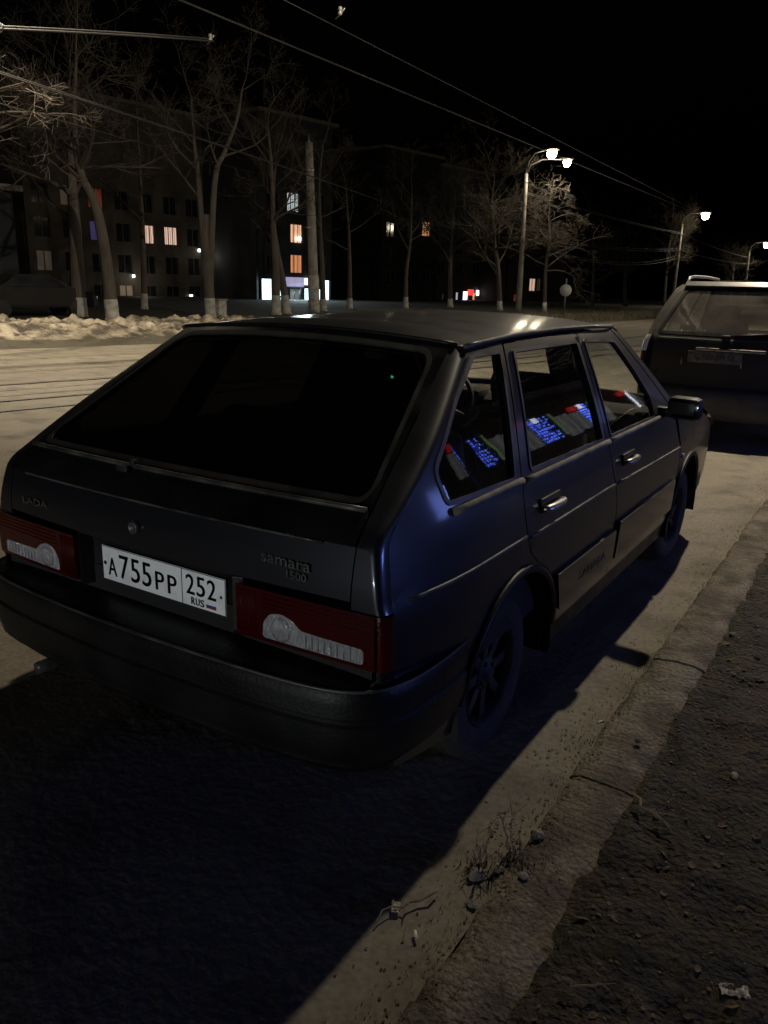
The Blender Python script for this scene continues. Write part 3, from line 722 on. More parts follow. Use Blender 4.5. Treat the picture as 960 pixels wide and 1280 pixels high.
# dirty snow bank
SNOWM = ground_mat('dirty_snow', (.27, .235, .18), (.13, .11, .08), (.045, .037, .028), 1.1, 2.2, 1.0, fine=12, fc=.5, dl=.44, dh=.58)
bm = bmesh.new()
def bank(t, y):
    x = far_edge(y)-.6-t*5.2; e = math.sin(math.pi*min(1, t*1.02))**.8 if 0 < t < 1 else 0
    h = (.55+.22*nzv(y, 0, .35))*(1 if y < 17 else max(0, 1-(y-17)/12))
    lump = .30*abs(nzv(x, y, 1.4))+.20*abs(nzv(x, y, 3.3, 2))+.10*abs(nzv(x, y, 8, 2))-.05
    return Vector((x, y, .02+e*(h*.55+lump*1.15)))
grid(bm, bank, lin(0, 1, 70), lin(-6, 29, 330))
meta(link('snow_bank', bm, SNOWM), 'long ridge of dirty ploughed snow along the far edge of the road', 'snow bank', kind='stuff')
# dry grass edge of the far verge beyond the cars, and grass in the kerb joint
GRASSM = mat('dry_grass', (.20, .17, .11), .9, noise_scale=3, color2=(.09, .08, .045))
def blades(bm, pts, h, w, rnd):
    for p in pts:
        a = rnd.uniform(0, 6.28); hh = h*rnd.uniform(.4, 1.2); tx, ty = rnd.uniform(-.5, .5)*hh, rnd.uniform(-.5, .5)*hh; dx, dy = math.cos(a)*w, math.sin(a)*w
        v1 = bm.verts.new((p[0]-dx, p[1]-dy, p[2])); v2 = bm.verts.new((p[0]+dx, p[1]+dy, p[2])); v3 = bm.verts.new((p[0]+tx*.5, p[1]+ty*.5, p[2]+hh*.6)); v4 = bm.verts.new((p[0]+tx, p[1]+ty, p[2]+hh))
        bm.faces.new((v1, v2, v3)); bm.faces.new((v1, v3, v4))
bm = bmesh.new(); rnd = random.Random(5); pts = []
for k in range(5200):
    y = rnd.uniform(30, 90); x = far_edge(y)-abs(rnd.gauss(0, 1))*1.6-.2; pts.append((x, y, .05))
blades(bm, pts, .42, .02, rnd)
meta(link('verge_grass', bm, GRASSM, smooth=False), 'strip of pale dry grass on the far verge between the two cars', 'grass', kind='stuff')
def rz(x, y):
    if x > 1.07: return .034 if x < 1.27 else vz(x, y)
    return .010*nzv(x, y, .8)+.004*nzv(x, y, 4)+.012*max(0, (x-.7)/.4)*(1+nzv(x, y, 2.5))
LITM = mat('litter_mix', (.11, .075, .04), .9, noise_scale=22, color2=(.022, .016, .011), lo=.42, hi=.56)
bm = bmesh.new(); rnd = random.Random(9); pts = []
for k in range(1500):
    y = rnd.uniform(-1.6, 6.5) if rnd.random() < .75 else rnd.choice([-.75, -.45, .2, .75, 1.2, 2.0])+rnd.gauss(0, .15)
    x = 1.06+rnd.gauss(0, .035)-(.1*rnd.random() if rnd.random() < .25 else 0)
    if nzv(x*2, y, 1.3, 11) < -.12: continue
    pts.append((x, y, rz(x, y)-.002))
blades(bm, pts, .020, .0016, rnd)
for k in range(21000):   # crumbs, bark and leaf scraps
    if rnd.random() < .22: x, y = 1.05+rnd.gauss(0, .08), rnd.uniform(-1.8, 7); z = rz(x, y)-.001
    else: x, y = rnd.uniform(1.28, 3.6), rnd.uniform(-1.8, 7); z = vz(x, y)
    if .0 < nzv(x, y, 2.4, 21) and rnd.random() < .6: continue
    s = rnd.uniform(.0022, .0065)*(1.2 if x > 1.3 else .9); a = rnd.uniform(0, 6.28); t = rnd.uniform(-.6, .6)
    ps = []
    for q, rr in ((0, 1), (1.4, .7), (2.9, 1.1), (4.4, .8)):
        ps.append(bm.verts.new((x+math.cos(a+q)*s*rr, y+math.sin(a+q)*s*rr, z+.002+s*.5*math.sin(a*3+q)*t+.002)))
    bm.faces.new(ps)
for k in range(620):   # dead leaves, curled, pressed into the soil
    x, y = 1.30+abs(rnd.gauss(0, .9)), rnd.uniform(-1.8, 6.5)
    if nzv(x, y, 1.1, 31) < -.05: continue
    z = vz(x, y); s = rnd.uniform(.008, .020); a = rnd.uniform(0, 6.28); ca, sa = math.cos(a), math.sin(a); cu = rnd.uniform(.1, .6)
    row = []
    for u, w in ((-1, .12), (-.45, .62), (.15, .7), (.65, .42), (1, .05)):
        row.append([bm.verts.new((x+(u*ca-w*q*sa)*s, y+(u*sa+w*q*ca)*s, z+.001+s*(.15+cu*abs(q)*w+.12*math.sin(u*3+a)))) for q in (-1, 0, 1)])
    for r0_, r1_ in zip(row, row[1:]):
        for q in (0, 1): bm.faces.new((r0_[q], r0_[q+1], r1_[q+1], r1_[q]))
meta(link('leaf_litter', bm, LITM, smooth=False), 'scattered leaf scraps, crumbs and dry grass along the kerb and soil', 'litter', kind='stuff')

# ------------------------------------------------------------------ small things lying at the kerb
STONEM = mat('pale_stone', (.20, .18, .145), .85, noise_scale=18, color2=(.09, .08, .065), bump=.6, bump_scale=30)
STEMM = mat('dry_stem', (.16, .12, .075), .9, noise_scale=30, color2=(.08, .06, .04))
PAPERM = mat('scrap_paper', (.62, .60, .55), .8, noise_scale=20, color2=(.38, .35, .30))
def stone(p, r, seed, label, flat=.6, m=STONEM, name='stone', cat='stone', group=None):
    bm = bmesh.new(); bmesh.ops.create_icosphere(bm, subdivisions=3, radius=1)
    for v in bm.verts:
        d = 1+.55*noise.noise(v.co*1.3+Vector((seed*7.1, seed, 0)))-.25*abs(noise.noise(v.co*2.6+Vector((0, seed*3.3, 0))))+.12*noise.noise(v.co*4+Vector((seed, 0, 0)))
        v.co = Vector((v.co.x*d*r, v.co.y*d*r*.75, v.co.z*d*r*flat))
    o = link(name, bm, m, sharp=60); o.location = p+Vector((0, 0, r*flat*.5)); o.rotation_euler.z = seed
    return meta(o, label, cat, group)
P = lambda x, y, z=.015: on_z(x, y, z)
stone(P(596, 1096), .024, 1, 'flat pale stone chunk beside the dry weed at the kerb', .5)
stone(P(624, 1088), .018, 2, 'small rounded stone between the two dry weeds')
stone(P(590, 1132), .013, 3, 'tiny pebble on the dirt just below the flat stone')
stone(P(672, 1046, .03), .020, 4, 'angular pale concrete chip on the kerb above the dry weeds', .8)
stone(P(654, 1097, .03), .014, 6, 'broken chip at the kerb stone joint')
stone(P(797, 927, .05), .014, 7, 'dark pebble on top of the kerb stone', m=mat('dark_stone', (.03, .022, .018), .8, noise_scale=20, color2=(.05, .04, .03)))
stone(P(918, 970, .05), .016, 5, 'pale flat stone lying alone on the soil to the right', .35)
def scrap(p, s, seed, label, name='paper_scrap', cat='litter'):
    bm = bmesh.new(); rr = random.Random(seed)
    grid(bm, lambda u, v: Vector((u*s, v*s*.6, s*.5*abs(noise.noise(Vector((u*1.6+seed, v*1.9, seed))))+.002)), lin(-1, 1, 8), lin(-1, 1, 8))
    bmesh.ops.solidify(bm, geom=bm.faces[:], thickness=.0008)
    o = link(name, bm, PAPERM, sharp=25); o.location = p; o.rotation_euler.z = seed
    return meta(o, label, cat)
scrap(P(495, 1135), .018, 2.1, 'crumpled whitish scrap of paper at the edge of the car shadow')
scrap(P(830, 833, .02), .014, 1.2, 'small white paper scrap in the kerb joint')
scrap(P(917, 1240, .05), .030, .4, 'torn grey card scrap on dark soil at the bottom right')
def butt(p, rz, label, L=.026):
    bm = bmesh.new(); tube(bm, [(-L*.5, 0, .004), (L*.2, 0, .004)], .0038, 10); a = link('cigarette_butt', bm, PAPERM)
    bm = bmesh.new(); tube(bm, [(L*.2, 0, .004), (L*.5, 0, .004)], .0039, 10); link('filter', bm, mat('filter_tan', (.4, .28, .15), .8, noise_scale=40, color2=(.3, .2, .1)), a)
    a.location = p; a.rotation_euler.z = rz; return meta(a, label, 'cigarette butt')
butt(P(520, 1171), R(-20)-.5, 'white cigarette butt on the bare dirt below the car shadow')
butt(P(751, 903, .012), R(60), 'white cigarette butt in the lit dirt left of the dark pebble', .03)
def weed(p, stems, label, seed):
    bm = bmesh.new(); rr = random.Random(seed)
    for (dx, dy, h, r) in stems:
        pts = [Vector((0, 0, -.01))]; n = 6
        for k in range(1, n+1): pts.append(Vector((dx*k/n+rr.uniform(-.006, .006), dy*k/n+rr.uniform(-.006, .006), h*k/n)))
        tube(bm, pts, [r*(1-.6*k/n) for k in range(n+1)], 5)
        for j in range(3):
            q = pts[rr.randint(2, n)]; tube(bm, [q, q+Vector((rr.uniform(-.04, .04), rr.uniform(-.04, .04), rr.uniform(.0, .05)))], [r*.5, r*.2], 4)
    a = link('dry_weed', bm, STEMM)
    bm = bmesh.new(); blades(bm, [(rr.gauss(0, .025), rr.gauss(0, .02), .0) for _ in range(60)], .05, .003, rr); link('dead_leaves', bm, STEMM, a, smooth=False)
    a.location = p; return meta(a, label, 'weed')
weed(P(598, 1085), [(.03, .02, .16, .0035), (-.02, .01, .11, .0025), (.05, -.02, .08, .002)], 'tall bent dry weed stalk growing at the kerb beside the flat stone', 1)
weed(P(640, 1078), [(-.05, .01, .13, .004), (-.02, .03, .12, .003), (.03, 0, .06, .002)], 'dark broken weed stalks leaning at the kerb joint', 2)
def twig(a, b, r, label):
    bm = bmesh.new(); A, B = a, b; pts = [A.lerp(B, k/8)+Vector((0, 0, .012+.006*math.sin(k*2.1)))+Vector((.008*math.sin(k*1.7), .01*math.cos(k*1.1), 0)) for k in range(9)]
    tube(bm, pts, [r*(1-.07*k) for k in range(9)], 6); c = pts[4]
    tube(bm, [c, c+(B-A)*.22+Vector((.03, .02, .01))], [r*.6, r*.2], 5)
    o = link('twig', bm, STEMM); return meta(o, label, 'twig')
twig(P(700, 1232, .06), P(764, 1242, .06), .003, 'short pale twig on the soil at the bottom')
twig(P(545, 1120), P(470, 1150), .004, 'crooked dark twig along the edge of the car shadow')
twig(P(880, 895, .05), P(955, 912, .05), .003, 'thin dark twig lying on the soil at the right edge')
twig(P(790, 1000, .06), P(838, 1040, .06), .005, 'broken dark twig on the soil behind the kerb')
#@@PART4
# ================================================================== street lamps
CONC = mat('pole_concrete', (.27, .245, .20), .9, noise_scale=3, color2=(.17, .155, .13), bump=.4, bump_scale=25)
WASH = mat('whitewash', (.42, .41, .37), .9, noise_scale=5, color2=(.22, .21, .18))
GALV = mat('galvanised_steel', (.25, .25, .25), .45, metal=.7, noise_scale=8, color2=(.15, .15, .14))
LENS = mat('lamp_lens', (.9, .85, .7), .3, emit=(1, .86, .62), es=80, noise_scale=5, color2=(.8, .75, .6))
LCOL = (1.0, .86, .65)
def street_lamp(base, H, arms, label, watts=None, lean=(0, 0), r0=.16, white=0.0, group='concrete street lamps along the road', cone=None, blend=.5, aim=None, lcol=None):
    """arms: list of (dx, dy, rise, headscale)"""
    t = thing('street_lamp', label, 'street lamp', base, 0, group)
    bm = bmesh.new(); top = Vector((lean[0], lean[1], H))
    tube(bm, [top*k for k in lin(0, 1, 8)], [r0*(1-.45*k) for k in lin(0, 1, 8)], 16)
    link('pole', bm, CONC, t)
    if white:
        bm = bmesh.new(); tube(bm, [top*(k*white/H) for k in lin(0, 1, 3)], r0+.012, 16); link('whitewash_band', bm, WASH, t)
    bm = bmesh.new(); lathe(bm, [(.12, H-.5), (.13, H-.45), (.13, H-.40), (.11, H-.38)], 14, 'Z', (lean[0], lean[1], 0)); tube(bm, [top+Vector((0, 0, -.8)), top+Vector((0, 0, .25))], .045, 10)
    link('bracket', bm, GALV, t)
    for dx, dy, rise, hs in arms:
        d = Vector((dx, dy, 0)); u = d.normalized(); E = top+d+Vector((0, 0, rise))
        bm = bmesh.new(); tube(bm, [top+Vector((0, 0, -.1)), top+d*.12+Vector((0, 0, rise*.55)), top+d*.45+Vector((0, 0, rise*.92)), E], .032, 8); link('arm', bm, GALV, t)
        bm = bmesh.new(); rz = Matrix.Rotation(math.atan2(dy, dx), 3, 'Z')
        box(bm, E+u*.25*hs+Vector((0, 0, .03)), (.55*hs, .24*hs, .08*hs), rot=rz, bev=.05*hs)
        hd = link('lamp_head', bm, GALV, t)
        bm = bmesh.new(); lathe(bm, [(.0005, -.19), (.07, -.18), (.12, -.13), (.14, -.05), (.13, 0)], 16, 'Z', (0, 0, 0))
        for v in bm.verts: v.co = rz @ Vector((v.co.x*1.15*hs, v.co.y*hs*1.05, v.co.z*hs*1.35)) + E+u*.28*hs+Vector((0, 0, -.03*hs))
        bmesh.ops.recalc_face_normals(bm, faces=bm.faces)
        link('lamp_lens', bm, LENS, hd)
        if watts:
            ld = bpy.data.lights.new('lamp_light', 'SPOT' if cone else 'POINT'); ld.energy = watts; ld.color = LCOL; ld.shadow_soft_size = .09
            if cone: ld.spot_size = R(cone); ld.spot_blend = blend; ld.shadow_soft_size = .12
            lo = bpy.data.objects.new('lamp_light', ld); COL.objects.link(lo); lo.parent = t; lo.location = E+u*.28*hs+Vector((0, 0, -.32*hs-.05))
            if aim: lo.rotation_euler = (Vector(aim)-(Vector(base)+lo.location)).to_track_quat('-Z', 'Y').to_euler()
            if lcol: ld.color = lcol
    return t
# the lamp over the parked cars (pole on the verge, just out of frame)
street_lamp(Vector((2.4, 9.0, 0)), 8.9, [(-1.75, -.35, .75, 1)], 'concrete street lamp on the verge beside the silver crossover', KEY_W, r0=.17, cone=165, blend=.85, aim=(-6, 10.5, 0))
street_lamp(Vector((2.5, 41, 0)), 8.9, [(-1.8, -.2, .75, 1)], 'concrete street lamp added out of view on the near verge, lighting the road ahead', KEY_W*.7, r0=.17, cone=138, blend=.9, aim=(-6, 33, 0))  # unseen lamp added to brighten the roadway further ahead
# lamp on the far side, left, just above the frame
street_lamp(at(-75, 400, 20.5)*Vector((1, 1, 0)) if False else Vector((at(-90, 400, 20)[0], at(-90, 400, 20)[1], .1)), 9.2, [(1.6, .2, .7, 1)], 'concrete street lamp at the far kerb left of the bare trees', LAMP_W, cone=104, blend=.6, aim=(-13, 8.5, 0))

def pole_at(px, py, D, tx, ty): 
    b = at(px, py, D); b.z = .15; d = ray(tx, ty); T = CAMP+d*(D/math.hypot(d.x, d.y)); return b, T-b
b, T = pole_at(648, 388, 50, 658, 217)
h1 = at(681, 188, 49.4)-Vector((b.x+T.x, b.y+T.y, b.z+T.z)); h2 = at(701, 199, 50.5)-Vector((b.x+T.x, b.y+T.y, b.z+T.z))
street_lamp(b, T.z, [(h1.x, h1.y, h1.z, 1.7), (h2.x, h2.y, h2.z, 1.4)], 'twin-headed lit street lamp standing beyond the roof of the black hatchback', 650, lean=(T.x, T.y), r0=.18, cone=158, blend=.6)
b, T = pole_at(842, 366, 95, 853, 280); h1 = at(874, 266, 94.6)-(b+T)
street_lamp(b, T.z, [(h1.x, h1.y, h1.z, 2.4)], 'lit street lamp above the left edge of the silver crossover', 900, lean=(T.x, T.y), r0=.2, cone=158, blend=.6)
b, T = pole_at(933, 352, 150, 937, 315); h1 = at(952, 303, 150)-(b+T)
street_lamp(b, T.z, [(h1.x, h1.y, h1.z, 3.0)], 'farthest lit street lamp, over the roof of the silver crossover', 900, lean=(T.x, T.y), r0=.22, cone=158, blend=.6)
# the bare utility pole with a whitewashed foot
b, T = pole_at(393, 392, 38, 386, 178)
t = thing('utility_pole', 'tall bare concrete pole with pale whitewashed foot, in front of the lit shop', 'pole', b)
bm = bmesh.new(); tube(bm, [T*k for k in lin(0, 1, 8)], [.25-.08*k for k in lin(0, 1, 8)], 16); link('pole', bm, CONC, t)
bm = bmesh.new(); tube(bm, [T*(k*.24) for k in lin(0, 1, 3)], .262, 16); link('whitewash_band', bm, WASH, t)
bm = bmesh.new(); tube(bm, [T+Vector((0, 0, -.3)), T+Vector((0, 0, .35))], .05, 8)
for dz in (-1.2, -3.6): lathe(bm, [(.24, 0), (.25, .02), (.25, .10), (.24, .12)], 16, 'Z', T+Vector((0, 0, dz)))
link('clamp', bm, GALV, t)

# ================================================================== bare trees
BARK = mat('tree_bark', (.085, .072, .057), .95, noise_scale=6, color2=(.06, .05, .04), bump=.8, bump_scale=18, stretch=(1, 1, .25))
TWIGM = mat('tree_twigs', (.062, .05, .036), .95, noise_scale=.9, color2=(.035, .03, .022), lo=.4, hi=.62)
def grow(bm, p, d, L, r, lvl, rr, droop, nch):
    n = 5 if lvl < 2 else (4 if lvl == 2 else 3); pts = [p]; dd = d.normalized(); q = p
    for k in range(n):
        dd = (dd+Vector((rr.gauss(0, .16), rr.gauss(0, .16), rr.gauss(0, .12)+droop))).normalized(); q = q+dd*(L/n); pts.append(q)
    tube(bm, pts, [max(.005, r*(1-.75*k/n)) for k in range(n+1)], 5 if lvl < 1 else (4 if lvl < 2 else 3), caps=False)
    if lvl >= 3: return
    for j in range(nch[lvl]):
        k = rr.uniform(.3, 1.0)*n; i = min(n-1, int(k)); s = pts[i].lerp(pts[i+1], k-i); base = (pts[i+1]-pts[i]).normalized()
        sd = Vector((rr.gauss(0, 1), rr.gauss(0, 1), rr.gauss(.25, .6))).normalized()
        nd = (base*.75+sd*.85).normalized()
        grow(bm, s, nd, L*rr.uniform(.42, .62), r*.42, lvl+1, rr, droop, nch)
def tree(label, trunks, r0, seed, crown=(.45, 12, 3.0), droop=.03, white=1.0, nch=(5, 5, 4), group='bare trees along the far side of the road', limb_dir=None):
    """trunks: lists of world points, the first starts at the ground"""
    b = trunks[0][0].copy(); t = thing('bare_tree', label, 'tree', b, 0, group); rr = random.Random(seed)
    bm = bmesh.new()
    def dens(P):
        out = []
        for i in range(len(P)-1):
            p0, p1, p2, p3 = [P[max(0, min(len(P)-1, i+k))] for k in (-1, 0, 1, 2)]
            for k in range(5):
                s = k/5; out.append(.5*((2*p1)+(-p0+p2)*s+(2*p0-5*p1+4*p2-p3)*s*s+(-p0+3*p1-3*p2+p3)*s**3))
        out.append(P[-1]); return out
    curves = []
    for i, tr in enumerate(trunks):
        P = dens([q-b for q in tr]); ra = r0 if i == 0 else r0*.62; rb_ = r0*(.45 if i == 0 and len(trunks) > 1 else .18)
        if len(trunks) > 1 and i == 0: rb_ = r0*.7
        rads = [ra+(rb_-ra)*(k/(len(P)-1)) for k in range(len(P))]
        if i > 0: rads = [r0*.66+(r0*.12-r0*.66)*(k/(len(P)-1)) for k in range(len(P))]
        if i == 0: rads[0] *= 1.35; 
        tube(bm, P, rads, 10); curves.append((P, rads))
    tk = link('trunk', bm, BARK, t)
    if white:
        bm = bmesh.new(); P, rads = curves[0]; zmax = white; pp = [q for q in P if q.z < zmax]; 
        nx = P[len(pp)] if len(pp) < len(P) else P[-1]
        k = (zmax-pp[-1].z)/max(.01, nx.z-pp[-1].z); pp.append(pp[-1].lerp(nx, max(0, min(1, k)))); tube(bm, pp, [rads[min(i, len(rads)-1)]*1.04+.006 for i in range(len(pp))], 12); link('whitewash_band', bm, WASH, tk)
    bm = bmesh.new()
    src = curves[1:] if len(curves) > 1 else curves
    for P, rads in src:
        st = crown[0] if len(curves) == 1 else .25
        for j in range(int(crown[1]/len(src))):
            k = st+(1-st)*((j+rr.random())/(crown[1]/len(src))); f = k*(len(P)-1); i = min(len(P)-2, int(f)); p = P[i].lerp(P[i+1], f-i)
            a = rr.uniform(0, 6.28); dr = Vector((math.cos(a), math.sin(a), rr.uniform(.25, 1.1)))
            if limb_dir: dr = dr+limb_dir
            grow(bm, p, dr, crown[2]*rr.uniform(.6, 1.1)*(1.15-.5*(k-st)), rads[i]*.55, 0, rr, droop, nch)
        grow(bm, P[-1], (P[-1]-P[-2]), crown[2]*.8, rads[-1], 0, rr, droop, nch)
    link('crown', bm, TWIGM, t)
    return t
def pl(D, *pts):
    out = []
    for i, (x, y) in enumerate(pts):
        q = at(x, y, D)
        if i == 0: q.z = .12
        out.append(q)
    return out
tree('thick dark trunk with whitewashed foot, left neighbour of the curved pale tree', [pl(30, (99, 402), (97, 350), (94, 290), (90, 230), (88, 170), (86, 110))], .30, 11, (.4, 9, 2.8), white=.75)
tree('pale tree with a curved trunk leaning left and a whitewashed foot behind the snow bank', [pl(28, (141, 400), (135, 345), (127, 290), (117, 250), (103, 222), (95, 185), (93, 130), (95, 78))], .22, 12, (.52, 14, 2.6), white=.75)
tree('tree whose pale trunk forks into a wide V, beside the square block', [pl(31, (263, 398), (260, 340), (256, 300), (257, 268)), pl(31, (257, 268), (248, 225), (243, 180), (239, 120)), pl(31, (257, 268), (268, 232), (281, 190), (296, 150), (303, 110))], .20, 13, (.4, 12, 2.2), white=.8)
tree('thin dark trunk between the curved pale tree and the forked tree', [pl(38, (181, 398), (180, 340), (178, 280), (174, 200), (170, 130))], .16, 14, (.5, 6, 2.2), white=.8)
tree('dark trunk nearest the left end of the lit shop front', [pl(35, (345, 395), (345, 340), (342, 290), (340, 220), (335, 160))], .2, 15, (.45, 6, 2.6), white=.9)
tree('dark slanting trunk in front of the lit shop window', [pl(36, (359, 393), (353, 350), (346, 310), (341, 260), (345, 200))], .19, 16, (.5, 6, 2.2), white=.9)
tree('dark trunk right of the bare concrete pole', [pl(41, (404, 390), (403, 345), (401, 300), (399, 230), (404, 180))], .17, 17, (.5, 5, 2.4), white=.7)
tree('slim trunk standing alone right of the lit shop', [pl(46, (437, 390), (437, 340), (436, 290), (432, 230))], .17, 18, (.5, 5, 2.4), white=.7)
tree('slim dark tree left of the orange window', [pl(50, (507, 390), (508, 340), (513, 300), (515, 240))], .16, 19, (.5, 5, 2.4), white=.8)
tree('dark tree in front of the small white-lit shop', [pl(56, (563, 389), (563, 340), (566, 290), (570, 240))], .18, 20, (.35, 12, 3.4), white=.7)
tree('bushy tree lit by the twin-headed lamp, left of its pole', [pl(51.5, (625, 389), (623, 340), (618, 300), (615, 255), (618, 225))], .17, 21, (.2, 20, 3.0), droop=.02, nch=(6, 5, 5), white=.7)
tree('tree right of the twin-headed lamp with drooping twigs', [pl(51, (681, 389), (682, 340), (687, 300), (686, 272))], .14, 22, (.3, 16, 2.7), droop=-.10, nch=(6, 5, 5), white=.7)
tree('tree crown lit by the lamp above the silver crossover', [pl(97, (832, 366), (834, 330), (838, 300), (842, 290))], .2, 23, (.2, 18, 3.6), nch=(6, 5, 5), white=0)
tree('small far crown beside the farthest lamp', [pl(152, (915, 352), (917, 335), (915, 326))], .25, 24, (.2, 18, 4.2), nch=(6, 5, 4), white=0)
tree('tree out at the left edge whose branches hang into the picture', [pl(23, (-62, 400), (-60, 300), (-52, 200), (-50, 100))], .24, 25, (.45, 8, 2.3), droop=-.03, white=.9, limb_dir=Vector((.4, .3, 0)))
tree('dark thin tree far behind, over the dry grass strip', [pl(80, (740, 385), (742, 340), (741, 300))], .2, 26, (.3, 12, 4), white=0)
tree('dark tree far behind, left of the silver crossover', [pl(85, (782, 380), (781, 340), (786, 305))], .2, 27, (.3, 12, 4), white=0)
tree('tree on the near verge whose twigs reach into the top right corner', [[Vector((5.2, 8.5, 0)), Vector((5.1, 8.4, 2.5)), Vector((4.8, 8.3, 5)), Vector((4.7, 8.3, 8))]], .2, 28, (.35, 16, 3.2), white=1.0, limb_dir=Vector((-.6, .2, 0)), group=None)
t = thing('stone_block', 'square pale concrete block beside the foot of the forked tree', 'block', at(274, 392, 32)*1.0)
t.location.z = .1
bm = bmesh.new(); box(bm, (0, 0, .35), (.42, .42, .75), bev=.03); link('block', bm, WASH, t); bm = bmesh.new(); box(bm, (0, 0, .75), (.48, .48, .07), bev=.015); link('cap', bm, CONC, t)

# ================================================================== buildings
WALL = mat('apartment_wall', (.14, .122, .10), .9, noise_scale=.6, color2=(.085, .074, .06), bump=.3, bump_scale=8)
WALL2 = mat('grey_plaster', (.055, .06, .066), .9, noise_scale=.8, color2=(.035, .038, .042))
WALL3 = mat('dark_brick', (.030, .026, .022), .95, noise_scale=.8, color2=(.018, .016, .014))
FRAMEM = mat('window_frame', (.15, .145, .13), .7, noise_scale=3, color2=(.09, .085, .075))
PDARK = mat('dark_pane', (.015, .016, .018), .08, noise_scale=2, color2=(.03, .03, .035))
def lit(name, c, e, c2=None, sc=1.6):
    m = mat(name, c, .6); n = m.node_tree.nodes; l = m.node_tree.links; b = n['Principled BSDF']
    tc = n.new('ShaderNodeTexCoord'); w = n.new('ShaderNodeTexWave'); w.inputs['Scale'].default_value = sc; w.inputs['Distortion'].default_value = 2.5; w.bands_direction = 'Y'
    l.new(tc.outputs['Object'], w.inputs[0]); r = n.new('ShaderNodeValToRGB'); r.color_ramp.elements[0].color = (*(c2 or [x*.35 for x in c]), 1); r.color_ramp.elements[1].color = (*c, 1)
    l.new(w.outputs['Fac'], r.inputs[0]); l.new(r.outputs[0], b.inputs['Emission Color']); b.inputs['Emission Strength'].default_value = e; return m
WARM = lit('curtained_light', (1, .56, .34), 1.0); PINK = lit('pinkish_light', (1, .66, .5), .8); ORNG = lit('orange_light', (1, .42, .18), .75)
COOL = lit('cool_light', (.75, .85, .9), .6); BLUEW = lit('blue_light', (.35, .3, 1), .06); REDW = lit('red_light', (1, .2, .12), .06); DIMW = lit('dim_light', (.6, .5, .4), .035)
CYAN = lit('shop_light', (.72, .95, .98), 3.5, (.55, .85, .9), .3); WHT = lit('shop_white', (.9, .93, 1), 3.0, (.8, .85, .95), .3); LILAC = lit('sign_lilac', (.6, .55, .85), .55, (.5, .48, .75), .4)
class Facade:
    def __init__(s, px, py, D, az=10):
        s.o = at(px, py, D); a = R(az); s.u = Vector((math.sin(a), math.cos(a), 0)); s.n = Vector((math.cos(a), -math.sin(a), 0)); s.rot = Matrix((( s.n.x, s.u.x, 0), (s.n.y, s.u.y, 0), (0, 0, 1)))
    def hit(s, px, py):
        d = ray(px, py); t = (s.o-CAMP).dot(s.n)/d.dot(s.n); p = CAMP+d*t; return (p-s.o).dot(s.u), p.z
    def P(s, a, z, out=0): 
        q = s.o+s.u*a+s.n*out; return Vector((q.x, q.y, z))
    def box(s, bm, a, z, out, w, h, d, bev=0, mi=0): box(bm, s.P(a, z, out)-s.base, (d, w, h), rot=s.rot, bev=bev, mi=mi)
    def building(s, label, px0, px1, ztop, depth, wall, roof=True, cat='building', group=None, name='apartment_building'):
        a0, _ = s.hit(px0, 360); a1, _ = s.hit(px1, 360); s.a0, s.a1, s.zt = a0, a1, ztop
        s.base = s.P((a0+a1)/2, 0, -depth/2); s.t = thing(name, label, cat, s.base, 0, group); s.holes = []
        s.depth = depth; s.wallm = wall; return s
    def walls(s, wins, extra=None):
        # front wall pieced around its window openings, so every window sits in a real recess
        bm = bmesh.new(); zs = sorted({0.0, s.zt}|{round(z-h/2, 3) for a, z, w, h in wins}|{round(z+h/2, 3) for a, z, w, h in wins})
        for z0, z1 in zip(zs, zs[1:]):
            if z1-z0 < .01: continue
            zc = (z0+z1)/2; cuts = sorted([(a-w/2, a+w/2) for a, z, w, h in wins if z-h/2 < zc < z+h/2]); x = s.a0
            for c0, c1 in cuts:
                if c0 > x+.01: s.box(bm, (x+c0)/2, zc, -.15, c0-x, z1-z0, .3)
                x = max(x, c1)
            if s.a1 > x+.01: s.box(bm, (x+s.a1)/2, zc, -.15, s.a1-x, z1-z0, .3)
        s.box(bm, (s.a0+s.a1)/2, s.zt/2, -.42-s.depth/2, s.a1-s.a0, s.zt-.02, s.depth-.2)
        link('wall', bm, s.wallm, s.t, smooth=False)
        bm = bmesh.new(); s.box(bm, (s.a0+s.a1)/2, s.zt+.14, -s.depth/2+.1, s.a1-s.a0+.6, .26, s.depth+.8); link('roof', bm, CONC, s.t, smooth=False)
    def window(s, a, z, w, h, m, bars=1):
        bm = bmesh.new()
        for da in (-w/2+.03, w/2-.03): s.box(bm, a+da, z, -.12, .06, h, .08)
        for dz in (-h/2+.03, h/2-.03): s.box(bm, a, z+dz, -.12, w-.12, .06, .08)
        for k in range(bars): s.box(bm, a-w/2+w*(k+1)/(bars+1), z, -.12, .05, h-.12, .06)
        f = link('window', bm, FRAMEM, s.t, smooth=False)
        bm = bmesh.new(); s.box(bm, a, z, -.17, w-.04, h-.04, .02); link('pane', bm, m, f, smooth=False)
A = Facade(200, 331, 70).building('long dark apartment block behind the bare trees with two lit pinkish windows', 40, 324, 14.2, 12, WALL)
s1, zr2 = A.hit(185, 293); s2, _ = A.hit(214, 293); _, zr1 = A.hit(186, 331); ds = s2-s1; st = zr2-zr1
litA = [(185, 293, PINK), (214, 293, PINK), (128, 264, REDW), (131, 294, BLUEW), (64, 331, DIMW), (40, 331, DIMW), (161, 361, DIMW), (80, 262, DIMW), (298, 250, DIMW)]
wins = []; k0 = math.ceil((A.a0+1-s1)/ds); k1 = math.floor((A.a1-1-s1)/ds)
for k in range(k0, k1+1):
    for r_ in range(-1, 3): wins.append((s1+k*ds, zr1+r_*st, 1.25, 1.45))
A.walls(wins)
